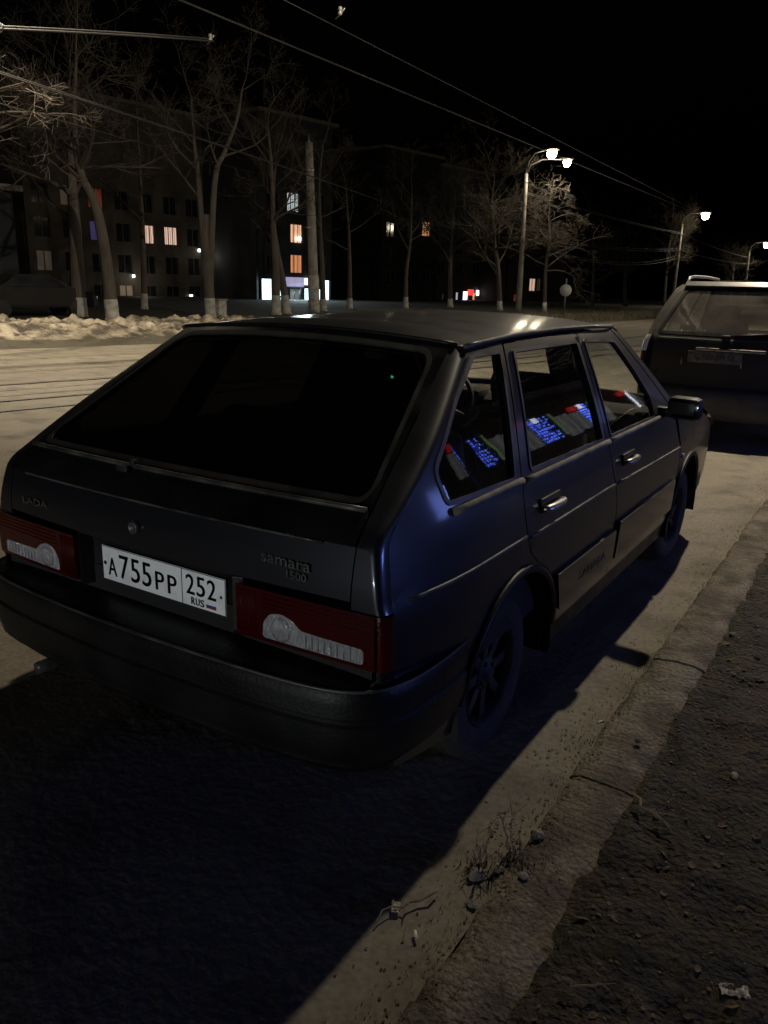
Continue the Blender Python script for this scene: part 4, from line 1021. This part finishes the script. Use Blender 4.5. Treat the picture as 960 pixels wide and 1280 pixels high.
for a, z, w, h in wins:
    m = PDARK
    for px, py, mm in litA:
        aa, zz = A.hit(px, py)
        if abs(aa-a) < ds*.5 and abs(zz-z) < st*.5: m = mm
    A.window(a, z, w, h, m, 2 if m is PINK else 1)
def wall_lamp(F, px, py, label, e=6, sc=1.0, glow=0):
    a, z = F.hit(px, py); t = thing('wall_lamp', label, 'lamp', F.P(a, z, 0)); bm = bmesh.new(); box(bm, (.08, 0, .14), (.2, .22*sc, .05), bev=.01); link('hood', bm, GALV, t)
    bm = bmesh.new(); box(bm, (.10, 0, 0), (.10, .22*sc, .22*sc), bev=.04); link('bulb', bm, mat('cold_lamp', (.9, .95, 1), .4, emit=(.9, .96, 1), es=e, noise_scale=3, color2=(.8, .9, 1)), t)
    if glow:
        ld = bpy.data.lights.new('bulb_light', 'POINT'); ld.energy = glow; ld.color = (1, .88, .68); ld.shadow_soft_size = .2; lo = bpy.data.objects.new('bulb_light', ld); COL.objects.link(lo); lo.parent = t; lo.location = F.n*1.6+Vector((0, 0, -.5))
    return t
wall_lamp(A, 248, 313, 'small white wall lamp high left of the forked tree', 5, 1.1, 12); wall_lamp(A, 238, 370, 'white entrance lamp low beside the forked tree', 5, 1.3, 16); wall_lamp(A, 166, 345, 'faint entrance lamp behind the thin dark trunk', .8, 1.0, 24)
B = Facade(370, 331, 69).building('corner block with a bright cyan shop front on its ground floor', 326, 414, 14.0, 14, WALL2)
winsB = []; sgn = []
for px, py in ((342, 331), (371, 330), (400, 331), (342, 292), (371, 292), (400, 292), (342, 254), (367, 253), (400, 254)):
    a, z = B.hit(px, py); winsB.append((a, z, 1.35, 1.5))
def rectB(F, x0, y0, x1, y1):
    a0, z0 = F.hit(x0, y1); a1, z1 = F.hit(x1, y0); a1b, z1b = F.hit(x1, y1); return ((a0+a1)/2, (z0+z1)/2, abs(a1-a0), abs(z1-z0))
shop = [rectB(B, 328, 348, 341, 386), rectB(B, 348, 350, 355, 386), rectB(B, 363, 361, 376, 386), rectB(B, 381, 360, 391, 386), rectB(B, 397, 361, 402, 386), rectB(B, 406, 350, 413, 386)]
B.walls(winsB+shop)
for i, (a, z, w, h) in enumerate(winsB): B.window(a, z, w, h, {1: ORNG, 4: WARM, 7: COOL}.get(i, PDARK), 2)
DOORM = lit('shop_door_light', (.35, .42, .42), .3, (.2, .25, .25), .3)
for i, (a, z, w, h) in enumerate(shop): B.window(a, z, w, h, [CYAN, CYAN, DOORM, CYAN, CYAN, CYAN][i], 0 if i != 2 else 1)
bm = bmesh.new(); a, z, w, h = rectB(B, 357, 347, 379, 358); B.box(bm, a, z, .06, w, h, .1, bev=.02); link('shop_sign', bm, LILAC, B.t)
bm = bmesh.new(); a, z, w, h = rectB(B, 380, 348, 391, 356); B.box(bm, a, z, .08, w, h, .14, bev=.05); link('lit_sign', bm, WHT, B.t)
ld = bpy.data.lights.new('shop_glow', 'AREA'); ld.energy = 500; ld.color = (.75, .95, 1); ld.size = 6; ld.size_y = 1.5; ld.shape = 'RECTANGLE'
lo = bpy.data.objects.new('shop_glow', ld); COL.objects.link(lo); lo.parent = B.t; a, z, w, h = rectB(B, 345, 350, 395, 386); lo.location = B.P(a, 2.6, .5)-B.base; lo.rotation_euler = (0, R(-70), R(-10)); lo.rotation_mode = 'XYZ'
wall_lamp(B, 373, 298, 'bright white wall lamp under the upper orange window', 6, 1.6)
C = Facade(575, 340, 95).building('dark far block with a small white and red lit shop at street level', 545, 604, 14, 12, WALL2)
sh = [rectB(C, 560, 366, 565, 386), rectB(C, 569, 365, 574, 386), rectB(C, 578, 364, 586, 387), rectB(C, 590, 366, 595, 386), rectB(C, 552, 367, 556, 386)]
up_ = []
for px in (552, 575, 596):
    for py in (335, 310): a, z = C.hit(px, py); up_.append((a, z, 1.4, 1.4))
C.walls(sh+up_)
for i, (a, z, w, h) in enumerate(sh): C.window(a, z, w, h, [COOL, COOL, WHT, ORNG, DIMW][i], 0)
for a, z, w, h in up_: C.window(a, z, w, h, PDARK, 1)
bm = bmesh.new(); a, z, w, h = rectB(C, 584, 362, 591, 369); C.box(bm, a, z, .1, w, h, .14, bev=.03); link('red_sign', bm, lit('sign_red', (1, .05, .04), 1.6, (.9, .04, .03), .3), C.t)
wall_lamp(C, 596, 366, 'glaring white lamp beside the small red shop sign', 7, 2.6)
Dd = Facade(520, 340, 88).building('dark block with one orange window, behind the slim trees', 476, 543, 14.5, 12, WALL3)
wd = []
for px in (489, 515, 540):
    for py in (287, 318, 348): a, z = Dd.hit(px, py); wd.append((a if px != 540 else a-.9, z, 1.4, 1.5))
Dd.walls(wd)
for i, (a, z, w, h) in enumerate(wd): Dd.window(a, z, w, h, ORNG if i == 6 else PDARK, 2 if i == 6 else 1)
Ed = Facade(665, 350, 100).building('dark low block behind the twin-headed lamp with two dim windows', 636, 704, 9, 10, WALL3)
we = [(Ed.hit(666, 356)[0], Ed.hit(666, 356)[1], 1.4, 1.5), (Ed.hit(674, 356)[0], Ed.hit(674, 356)[1], 1.0, 1.5), (Ed.hit(641, 378)[0]+.8, Ed.hit(641, 378)[1], 1.3, 1.9)]
Ed.walls(we)
for i, (a, z, w, h) in enumerate(we): Ed.window(a, z, w, h, [PINK, DIMW, REDW][i], 1)
Fd = Facade(10, 350, 42).building('dim bluish house at the far left edge of the picture', -90, 26, 5.2, 8, WALL2, name='house')
wf = [(Fd.hit(-20, 345)[0], Fd.hit(-20, 345)[1], 1.2, 1.4)]
Fd.walls(wf); Fd.window(*wf[0], PDARK, 1)

# ================================================================== sign, wires, far car
b = at(705, 388, 45); b.z = .12
t = thing('round_sign', 'round road sign seen from behind on a thin post, right of the twin-headed lamp', 'road sign', b)
bm = bmesh.new(); tube(bm, [(0, 0, 0), (0, 0, 2.05)], .035, 10); link('post', bm, GALV, t)
bm = bmesh.new(); q = (CAMP-b).normalized(); sc_ = at(705, 363, 45)-b
lathe(bm, [(.0005, -.012), (.30, -.012), (.31, 0), (.30, .012), (.0005, .012)], 32, 'Y', (0, 0, 0))
for v in bm.verts: v.co = Matrix.Rotation(math.atan2(q.y, q.x)+math.pi/2, 3, 'Z') @ v.co+Vector((q.x*.06, q.y*.06, sc_.z))
link('sign_plate', bm, mat('sign_back', (.42, .42, .40), .5, noise_scale=5, color2=(.3, .3, .28)), t)
WIREM = mat('overhead_wire', (.032, .029, .025), .6, metal=.2, noise_scale=.5, color2=(.010, .009, .008))
def wire(A, B, r, sag, label, n=28, twin=0.0, name='overhead_wire', cat='wire', group='overhead wires'):
    bm = bmesh.new(); d = (B-A); side_ = Vector((-d.y, d.x, 0)).normalized()
    for o in ((0,) if not twin else (-twin/2, twin/2)):
        tube(bm, [A.lerp(B, k/n)+side_*o+Vector((0, 0, -sag*4*(k/n)*(1-k/n)+o*.6)) for k in range(n+1)], r, 5, caps=False)
    return meta(link(name, bm, WIREM), label, cat, group)
def insul(p, s, label, group='wire hangers'):
    t = thing('wire_hanger', label, 'insulator', p, 0, group)
    bm = bmesh.new(); lathe(bm, [(.01, .16*s), (.05*s, .14*s), (.06*s, .08*s), (.03*s, .06*s), (.06*s, .02*s), (.05*s, -.02*s), (.01, -.04*s)], 12, 'Z'); link('insulator', bm, mat('porcelain', (.16, .15, .13), .3, noise_scale=6, color2=(.3, .28, .25)), t)
    bm = bmesh.new(); tube(bm, [(-.14*s, 0, -.10*s), (0, 0, -.03*s), (.14*s, 0, .10*s)], .018*s, 6); link('clamp', bm, GALV, t); return t
wire(at(-60, 32, 17), at(265, 50, 20), .018, -.02, 'thick span wire crossing the top left corner', twin=.10)
insul(at(0, 38, 17.4), .8, 'pale insulator at the left end of the thick span wire'); insul(at(263, 50, 20), .8, 'pale insulator at the right end of the thick span wire')
wire(at(-40, 78, 18), at(520, 268, 60), .016, -.1, 'pale wire slanting down across the left trees', twin=.10)
wire(at(-40, 118, 18), at(420, 240, 50), .008, .1, 'thin faint wire below the slanting pale wire')
def trol(pa, pb, label, r=.006, tw=.09):
    A = on_z(*pa, 6.0); B = on_z(*pb, 6.0); d = (B-A); A2 = A-d*.8; B2 = A+d*6
    return wire(A2, B2, r, .0, label, twin=tw, n=40)
trol((225, 0), (600, 155), 'long double trolley wire running towards the far lamps'); trol((355, 0), (560, 105), 'fainter trolley wire above and right of the double one', .007, .0)
insul(on_z(425, 17, 6.02), .7, 'hanger clamped on the fainter trolley wire at the top')
L648 = at(654, 262, 50)
wire(at(510, 243, 52), at(655, 264, 50), .03, .15, 'upper bright wire meeting the twin-headed lamp from the left', twin=.25)
wire(at(655, 240, 50), at(853, 292, 95), .03, .2, 'upper wire running from the twin-headed lamp to the next lamp', twin=.3)
wire(at(520, 285, 56), at(656, 300, 50), .022, .1, 'lower wire left of the twin-headed lamp', twin=.2)
wire(at(656, 296, 50), at(850, 312, 95), .022, .3, 'lower wire between the twin-headed lamp and the next lamp', twin=.3)
wire(at(500, 298, 56), at(640, 310, 52), .018, .15, 'lowest faint wire over the dark block', twin=.15)
wire(at(720, 322, 60), at(850, 320, 95), .03, .6, 'bright short wire pair above the dry grass strip', twin=.3)
wire(at(853, 292, 95), at(937, 322, 150), .03, .3, 'wire joining the two farthest lamps', twin=.2)
wire(at(849, 312, 95), at(936, 330, 150), .03, .3, 'lower wire joining the two farthest lamps', twin=.2)
#@@PART5
# ================================================================== silver crossover ahead
suv = thing('crossover_car', 'dusty silver crossover with roof rails parked in front of the black hatchback', 'car', (.28, 8.5, 0))
X0, Y0 = .28, 8.5
WS = hermite([(.25, .80), (.45, .86), (.70, .875), (.95, .87), (1.09, .845), (1.56, .665), (1.63, .60), (1.68, .5)])
RS = hermite([(.25, 6.42), (.50, 6.40), (.60, 6.43), (1.05, 6.47), (1.10, 6.49), (1.56, 6.74), (1.62, 6.80), (1.68, 6.9)])
def S(v): return Vector((v[0]-X0, v[1]-Y0, v[2]))
def s_side(sg):
    def f(Y, z):
        w = WS(z)*(1-.05*max(0, (Y-9.2)/1.4)**2); return S((X0+sg*w, Y, z))
    return f
def s_rear(x, z):
    w = WS(min(z, 1.6)); return S((X0+x, RS(z)+.10*(x/w)**2, z))
def s_corner(t, z, sg):
    rc = .07; xe = (WS(z)-rc)*.995; a = s_rear(xe, z); ye = a.y+.09
    A = s_side(1)(ye+Y0, z); C = Vector((A.x, a.y, z)); p = A*(1-t)**2+C*2*t*(1-t)+a*t*t; return Vector((p.x*sg, p.y, p.z))
ey = lambda z: s_rear((WS(z)-.07)*.995, z).y+.09+Y0
zl = lin(.26, 1.62, 24)
for sg in (-1, 1):
    out = [(ey(z), z) for z in reversed(zl)]+[(6.80, .26)]+[(7.25+.38*math.cos(a), .33+.38*math.sin(a)) for a in [R(t) for t in range(176, 3, -8)]]+[(9.40, .26)]
    out += [(9.83+.38*math.cos(a), .33+.38*math.sin(a)) for a in [R(t) for t in range(176, 3, -8)]]+[(10.5, .3), (10.62, .55), (10.55, .85), (9.6, 1.02), (8.85, 1.55), (8.5, 1.62)]
    w1 = rp([(6.95, 1.52), (6.86, 1.12), (7.42, 1.10), (7.42, 1.54)], .04); w2 = rp([(7.50, 1.54), (7.50, 1.10), (8.22, 1.08), (8.22, 1.56)], .04); w3 = rp([(8.30, 1.56), (8.30, 1.08), (9.20, 1.06), (9.12, 1.16), (8.72, 1.54)], .04)
    body = panel('body_side', out, s_side(sg), SILVER, suv, [w1, w2, w3], (sg, 0, 0), step=.09)
    for w_ in (w1, w2, w3): panel('side_window', off(w_, .005), s_side(sg), GLASS, suv, (), (sg, 0, 0), flange=0, offs=-.012, step=.1)
    for dy in (7.46, 8.26):
        bm = bmesh.new(); tube(bm, [s_side(sg)(dy, z)+Vector((sg*.001, 0, 0)) for z in lin(.42, 1.07, 8)], .004, 4); link('door_gap', bm, RUBBER, suv)
    bm = bmesh.new()
    for hy in (7.62, 8.42): box(bm, s_side(sg)(hy, .94)+Vector((sg*.015, 0, 0)), (.025, .17, .03), bev=.01)
    link('door_handle', bm, SILVER, suv)
    bm = bmesh.new(); grid(bm, lambda t, z: s_corner(t, z, sg), lin(0, 1, 6), lin(1.10, 1.62, 10)); bmesh.ops.recalc_face_normals(bm, faces=bm.faces); link('rear_pillar', bm, SILVER, suv)
    bm = bmesh.new(); grid(bm, lambda t, z: s_corner(t, z, sg), lin(0, 1, 6), lin(.26, .72, 8)); bmesh.ops.recalc_face_normals(bm, faces=bm.faces); link('rear_corner', bm, SILVER, suv)
    # tall corner lamp, white above, red below
    bm = bmesh.new(); grid(bm, lambda t, z: s_corner(t, z, sg)+Vector((sg*.008, -.008, 0)), lin(0, 1, 6), lin(.72, .93, 6)); bmesh.ops.recalc_face_normals(bm, faces=bm.faces); tl = link('tail_lamp', bm, REDL, suv)
    bm = bmesh.new(); grid(bm, lambda t, z: s_corner(t, z, sg)+Vector((sg*.008, -.008, 0)), lin(0, 1, 6), lin(.932, 1.10, 6)); bmesh.ops.recalc_face_normals(bm, faces=bm.faces); link('clear_lens', bm, WHITEL, tl)
    bm = bmesh.new()
    rl = [(6.95, 1.625), (7.02, 1.69), (7.25, 1.705), (7.9, 1.712), (8.6, 1.70), (8.75, 1.64)]
    tube(bm, [S((X0+sg*.56, y, z)) for y, z in rl], .016, 8); link('roof_rail', bm, GALV, suv)
    wn = bpy.data.objects.new('wheel', None)
    for cy in (7.25, 9.83):
        w = bpy.data.objects.new('wheel', None); COL.objects.link(w); w.parent = suv; w.location = (sg*.76, cy-Y0, .33)
        bm = bmesh.new(); hw = .10; lathe(bm, [(.21, -hw), (.30, -hw), (.325, -hw+.03), (.33, -.03), (.33, .03), (.325, hw-.03), (.30, hw), (.21, hw)], 40); link('tyre', bm, TYRE, w)
        bm = bmesh.new(); lathe(bm, [(.212, sg*(hw-.01)), (.20, sg*.05), (.06, sg*.05), (.05, sg*.075), (.0005, sg*.08)], 30)
        for k in range(5): box(bm, Matrix.Rotation(k*1.2566, 3, 'X') @ Vector((sg*.07, 0, .13)), (.02, .05, .15), rot=Matrix.Rotation(k*1.2566, 3, 'X'), bev=.008)
        link('rim', bm, GALV, w)
    bpy.data.objects.remove(wn)
hxs = lambda z: (WS(z)-.07)*.995
xl = lambda z: (.745 if z < 1.08 else hxs(z)-.004)
gw = rp([(-.715, 1.125, .04), (-.525, 1.575, .06), (.525, 1.575, .06), (.715, 1.125, .04)], n=5)
go = [(xl(z), z) for z in lin(.58, 1.075, 5)+lin(1.085, 1.62, 10)]; go = go+[(-x, z) for x, z in reversed(go)]
tg = panel('tailgate', go, s_rear, SILVER, suv, [gw], (0, -1, 0), step=.09)
for sg in (-1, 1):
    panel('lamp_surround', [(sg*.75, .72), (sg*.75, 1.095), (sg*hxs(1.09), 1.095), (sg*hxs(.72), .72)], s_rear, PLASTIC, suv, (), (0, -1, 0), offs=.002)
rwn = panel('rear_window', off(gw, .006), s_rear, DUSTG, tg, (), (0, -1, 0), flange=0, offs=-.006)
panel('window_seal', off(gw, .012), s_rear, RUBBER, rwn, [off(gw, -.018)], (0, -1, 0), offs=.003, flange=.01)
bm = bmesh.new(); grid(bm, lambda x, z: s_rear(x, z)+Vector((0, -.004, 0)), lin(-.70, .70, 14), [1.078, 1.088]); link('trim_strip', bm, GALV, tg)
panel('spoiler', [(-.55, 1.585), (-.55, 1.625), (.55, 1.625), (.55, 1.585)], s_rear, SILVER, tg, (), (0, -1, 0), offs=.03, flange=.04)
bm = bmesh.new()
for x in (-.14, .44): box(bm, s_rear(x-X0+.0, .855)+Vector((0, -.012, 0)), (.014, .02, .075), bev=.004)
box(bm, s_rear(.04, .985)+Vector((0, -.018, 0)), (.66, .03, .03), bev=.008); link('plate_trim', bm, CHROME, tg)
bm = bmesh.new(); p = s_rear(.0, .92); box(bm, (-.10, p.y-.012, .905), (.52, .006, .112), bev=.002); spl = link('number_plate', bm, mat('shaded_plate', (.16, .15, .13), .7, noise_scale=20, color2=(.08, .075, .065)), tg)  # plate white darkened, the tailgate's shade put into its colour
bm = bmesh.new()
add_text(bm, 'C 528 BH 52', .075, Matrix(((1, 0, 0, -.10), (0, 0, -1, p.y-.016), (0, 1, 0, .905), (0, 0, 0, 1))), .0008, .95); link('characters', bm, INK, spl, smooth=False)
bm = bmesh.new(); box(bm, s_rear(-.02, 1.105)+Vector((0, -.03, .0)), (.09, .05, .05), bev=.015)
a = s_rear(-.02, 1.12)+Vector((0, -.035, 0)); b = s_rear(.46, 1.165)+Vector((0, -.02, 0)); tube(bm, [a, b], .008, 6); tube(bm, [s_rear(.05, 1.135)+Vector((0, -.012, 0)), s_rear(.50, 1.155)+Vector((0, -.012, 0))], .009, 5); link('rear_wiper', bm, RUBBER, tg)
bm = bmesh.new()
def sb(t, z):
    x = t; p = s_rear(x, z); return Vector((x, -.001+p.y-.06+.0*abs(t), z))
prof = [(.0, .60), (-.05, .59), (-.075, .56), (-.085, .50), (-.085, .42), (-.07, .36), (-.03, .29), (.05, .27)]
xsb = lin(-.86, .86, 26); vv = []
for x in xsb:
    k = abs(x)/.86; yb = 6.43-Y0+.10*k**2+.22*max(0, (k-.82)/.18)**2
    vv.append([bm.verts.new((x, yb+o*(1 if k < .98 else .6), z)) for o, z in prof])
for a_, b_ in zip(vv, vv[1:]):
    for k in range(len(prof)-1): bm.faces.new((a_[k], a_[k+1], b_[k+1], b_[k]))
bmesh.ops.recalc_face_normals(bm, faces=bm.faces); link('rear_bumper', bm, mat('grey_bumper', (.045, .043, .04), .6, noise_scale=6, color2=(.08, .075, .065)), suv, sharp=50)
def s_roof(t, y):
    w = .62*(1-.03*abs(y-7.8)); z = 1.615+.05*(1-t*t)-.012*max(0, y-8.2)**2*3; 
    yy_ = y+(.08*(t*t) if y < 7.2 else 0); return S((X0+t*w, yy_, z))
bm = bmesh.new(); grid(bm, s_roof, lin(-1, 1, 16), lin(6.80, 8.75, 14)); bmesh.ops.recalc_face_normals(bm, faces=bm.faces); link('roof', bm, SILVER, suv)
bm = bmesh.new(); grid(bm, lambda t, k: S((X0+t*.62, 8.73+.05*(1-t*t), 1.62+.03*(1-t*t))).lerp(S((X0+t*.76, 9.55+.16*(1-t*t), 1.05)), k), lin(-1, 1, 10), lin(0, 1, 5)); link('windscreen', bm, GLASS, suv)
bm = bmesh.new(); grid(bm, lambda t, y: S((X0+t*.80*(1-.08*(y-9.5)), y+.15*(1-t*t), 1.04-.13*(y-9.5)+.04*(1-t*t))), lin(-1, 1, 10), lin(9.5, 10.5, 8)); link('bonnet', bm, SILVER, suv)
bm = bmesh.new(); box(bm, S((X0, 10.58, .65)), (1.5, .16, .62), bev=.07); link('front_bumper', bm, SILVER, suv)
bm = bmesh.new(); box(bm, S((X0, 8.5, .36)), (1.5, 3.7, .14)); box(bm, S((X0, 6.85, .55)), (1.36, .7, .4)); link('floor_pan', bm, DARK, suv, smooth=False)
bm = bmesh.new()
for x in (-.38, .38): box(bm, S((X0+x, 7.55, .82)), (.50, .14, .60), bev=.05)
link('rear_seat', bm, CLOTH, suv)
bm = bmesh.new()
for x in (-.38, .38): box(bm, S((X0+x, 7.58, 1.22)), (.25, .10, .17), bev=.05)
link('rear_headrest', bm, CLOTH, suv)
bm = bmesh.new()
for x in (-.36, .36): box(bm, S((X0+x, 8.45, .90)), (.48, .14, .62), bev=.05); box(bm, S((X0+x, 8.45, 1.31)), (.25, .09, .18), bev=.045)
link('front_seats', bm, CLOTH, suv)
bm = bmesh.new(); box(bm, S((X0, 9.2, .95)), (1.4, .4, .2), bev=.06); link('dashboard', bm, RUBBER, suv)
bm = bmesh.new(); tube(bm, [S((X0+.0, 6.98, 1.665)), S((X0+.0, 6.92, 1.90))], .005, 6); lathe(bm, [(.02, 0), (.016, .02), (.004, .03)], 12, 'Z', S((X0, 6.98, 1.66))); link('aerial', bm, RUBBER, suv)
for sg in (-1, 1):
    bm = bmesh.new(); box(bm, S((X0+sg*.96, 9.1, 1.10)), (.20, .10, .14), bev=.04); link('door_mirror', bm, RUBBER, suv)

# ================================================================== far dark car behind the snow bank
def plain_car(label, loc, rz):
    fc = thing('parked_car', label, 'car', loc, rz)
    bm = bmesh.new()
    prof = [(-2.0, .35), (-2.02, .75), (-1.85, .95), (-1.2, .98), (-.7, 1.38), (.5, 1.40), (1.05, .98), (1.85, .82), (2.02, .6), (2.0, .35)]
    L_ = [bm.verts.new((-.82, y, z)) for y, z in prof]; R_ = [bm.verts.new((.82, y, z)) for y, z in prof]
    for i, (y, z) in enumerate(prof):
        if z > 1.2: L_[i].co.x = -.62; R_[i].co.x = .62
    for i in range(len(prof)): j = (i+1) % len(prof); bm.faces.new((L_[i], L_[j], R_[j], R_[i]))
    bm.faces.new(L_[::-1]); bm.faces.new(R_); bmesh.ops.bevel(bm, geom=bm.edges[:], offset=.05, segments=2, affect='EDGES'); bmesh.ops.recalc_face_normals(bm, faces=bm.faces)
    link('body', bm, DARK, fc)
    for sg in (-1, 1):
        bm = bmesh.new(); vs = [bm.verts.new((sg*(.83 if z < 1.1 else .70), y, z)) for y, z in ((-1.05, 1.0), (-.62, 1.30), (.45, 1.31), (.9, 1.0))]; bm.faces.new(vs if sg > 0 else vs[::-1])
        link('side_window', bm, PDARK, fc, smooth=False)
        for cy in (-1.25, 1.25):
            bm = bmesh.new(); lathe(bm, [(.0005, -.09), (.27, -.09), (.30, -.06), (.30, .06), (.27, .09), (.0005, .09)], 24, 'X', (sg*.74, cy, .30)); link('wheel', bm, TYRE, fc)
        bm = bmesh.new(); box(bm, (sg*.6, -2.0, .72), (.28, .05, .12), bev=.02); link('tail_lamp', bm, REDL, fc)
    return fc
fc = plain_car('dark car half hidden behind the snow bank at the far left', Vector((at(40, 390, 30).x, at(40, 390, 30).y, .2)), R(-12))
for sg in (-1, 1):
    bm = bmesh.new(); box(bm, (sg*.6, 1.99, .66), (.28, .06, .12), bev=.02); link('headlight', bm, WHITEL, fc)
bc = plain_car('unseen dark car added behind the viewer, its headlights lighting the rear of the hatchback', Vector((.05, -19.5, 0)), 0)  # car and headlights added out of view to light the hatchback's rear
HL = mat('fill_headlight', (.9, .95, 1), .3, emit=(.92, .97, 1), es=12, noise_scale=6, color2=(.8, .85, .9))
for sg in (-1, 1):
    bm = bmesh.new(); box(bm, (sg*.6, 1.99, .66), (.28, .06, .12), bev=.02); hl = link('headlight', bm, HL, bc)
    ld = bpy.data.lights.new('rear_fill_light', 'AREA'); ld.energy = BACK_W; ld.color = (.93, .97, 1.0); ld.shape = 'RECTANGLE'; ld.size = .24; ld.size_y = .10
    lo = bpy.data.objects.new('rear_fill_light', ld); COL.objects.link(lo); lo.parent = bc; lo.location = (sg*.6, 2.04, .70); lo.rotation_euler = (R(90), 0, 0)
#@@PART6
# ================================================================== shop row on the near side, to the right of the picture, seen mirrored in the car's windows
LEDM = mat('led_blue', (.1, .2, 1), .4, emit=(.12, .22, 1.0), es=5, noise_scale=6, color2=(.2, .3, 1))
BGLOW = lit('blue_window_light', (.06, .10, .7), .5, (.03, .05, .4), .8)
REDS = lit('red_sign_light', (1, .03, .02), .7, (.8, .02, .02), .3)
sb_ = thing('shop_row', 'low shop row set back from the near verge, its windows hung with blue light curtains', 'building', (11, 22, 0))
def shb(nm, m, boxes, parent):
    bm = bmesh.new()
    for c, s in boxes: box(bm, Vector(c)-Vector((11, 22, 0)), s)
    return link(nm, bm, m, parent, smooth=False)
wy = [(13.6, 15.4), (18.3, 19.9), (22.4, 23.4), (27.6, 28.6)]
bx = []; yprev = -1.5
for y0, y1 in wy:
    bx.append(((8.15, (yprev+y0)/2, 2.6), (.3, y0-yprev, 5.2))); bx.append(((8.15, (y0+y1)/2, 1.55), (.3, y1-y0, 3.1))); bx.append(((8.15, (y0+y1)/2, 4.85), (.3, y1-y0, .7))); yprev = y1
bx.append(((8.15, (yprev+35)/2, 2.6), (.3, 35-yprev, 5.2))); bx.append(((11.5, 16.8, 2.6), (6, 36.4, 5.15)))
shb('wall', WALL, bx, sb_); shb('roof', CONC, [((11, 16.8, 5.32), (7, 37.5, .2))], sb_)
for i, (y0, y1) in enumerate(wy):
    yc = (y0+y1)/2; w = y1-y0
    f = shb('window', FRAMEM, [((8.1, y0+.03, 3.8), (.08, .06, 1.4)), ((8.1, y1-.03, 3.8), (.08, .06, 1.4)), ((8.1, yc, 4.47), (.08, w-.12, .06)), ((8.1, yc, 3.13), (.08, w-.12, .06))], sb_)
    shb('pane', WHT if i == 3 else BGLOW, [((8.2, yc, 3.8), (.02, w-.12, 1.28))], f)
    if i < 3:
        bm = bmesh.new(); rr = random.Random(i)
        for a in range(9):
            yy_ = y0+.1+(w-.2)*a/8
            for b_ in range(9):
                if rr.random() < .75:
                    box(bm, Vector((8.05, yy_+rr.uniform(-.015, .015), 4.36-b_*.14+rr.uniform(-.02, .02)))-Vector((11, 22, 0)), (.016, .045, .075))
        link('light_curtain', bm, LEDM, f, smooth=False)
    shb('sign_board', REDS, [((7.95, y0-.55, 4.25), (.12, .7, .22))], sb_)
GREYL = lit('dim_grey_light', (.75, .8, .85), .22, (.3, .32, .34), .5); GREENL = lit('green_strip_light', (.6, .9, .3), .35, (.4, .6, .25), .5)
for i, (y0, y1) in enumerate(wy[:3]):
    shb('wall_glow_panel', GREYL, [((7.98, y0-.65, 3.6), (.03, 1.0, .95))], sb_); shb('wall_glow_panel', GREYL, [((7.98, y1+.75, 3.6), (.03, .9, 1.1))], sb_)  # glowing panels stand in for the lamp-lit grey wall
    shb('green_strip', GREENL, [((7.97, y1+.14, 3.8), (.03, .12, 1.2))], sb_)
    shb('name_board', WHT, [((8.03, (y0+y1)/2-.1, 4.30), (.02, .34, .24))], sb_)
# unseen blue boards and area lights added to tint the hatchback's side
shb('blue_fill_board', mat('fill_blue', (.1, .15, .9), .4, emit=(.15, .22, 1), es=2, noise_scale=4, color2=(.15, .2, 1)), [((7.93, 2.0, 1.7), (.06, 1.8, .5))], sb_)
ld = bpy.data.lights.new('blue_fill_light', 'AREA'); ld.energy = 75; ld.color = (.20, .30, 1.0); ld.shape = 'RECTANGLE'; ld.size = 1.8; ld.size_y = .8
lo = bpy.data.objects.new('blue_fill_light', ld); COL.objects.link(lo); lo.parent = sb_; lo.location = Vector((7.85, 2.0, 1.7))-Vector((11, 22, 0))
shb('blue_fill_board', MATS['fill_blue'], [((7.93, 8.8, 2.6), (.06, 2.2, .9))], sb_)
ld = bpy.data.lights.new('blue_fill_light', 'AREA'); ld.energy = 45; ld.color = (.24, .34, 1.0); ld.shape = 'RECTANGLE'; ld.size = 2.4; ld.size_y = 1.2
lo = bpy.data.objects.new('blue_fill_light', ld); COL.objects.link(lo); lo.parent = sb_; lo.location = Vector((7.85, 8.8, 2.6))-Vector((11, 22, 0))
# rotate so that the area lights face the road (-X)
for o in sb_.children:
    if o.type == 'LIGHT': o.rotation_euler = (R(90), 0, R(90))
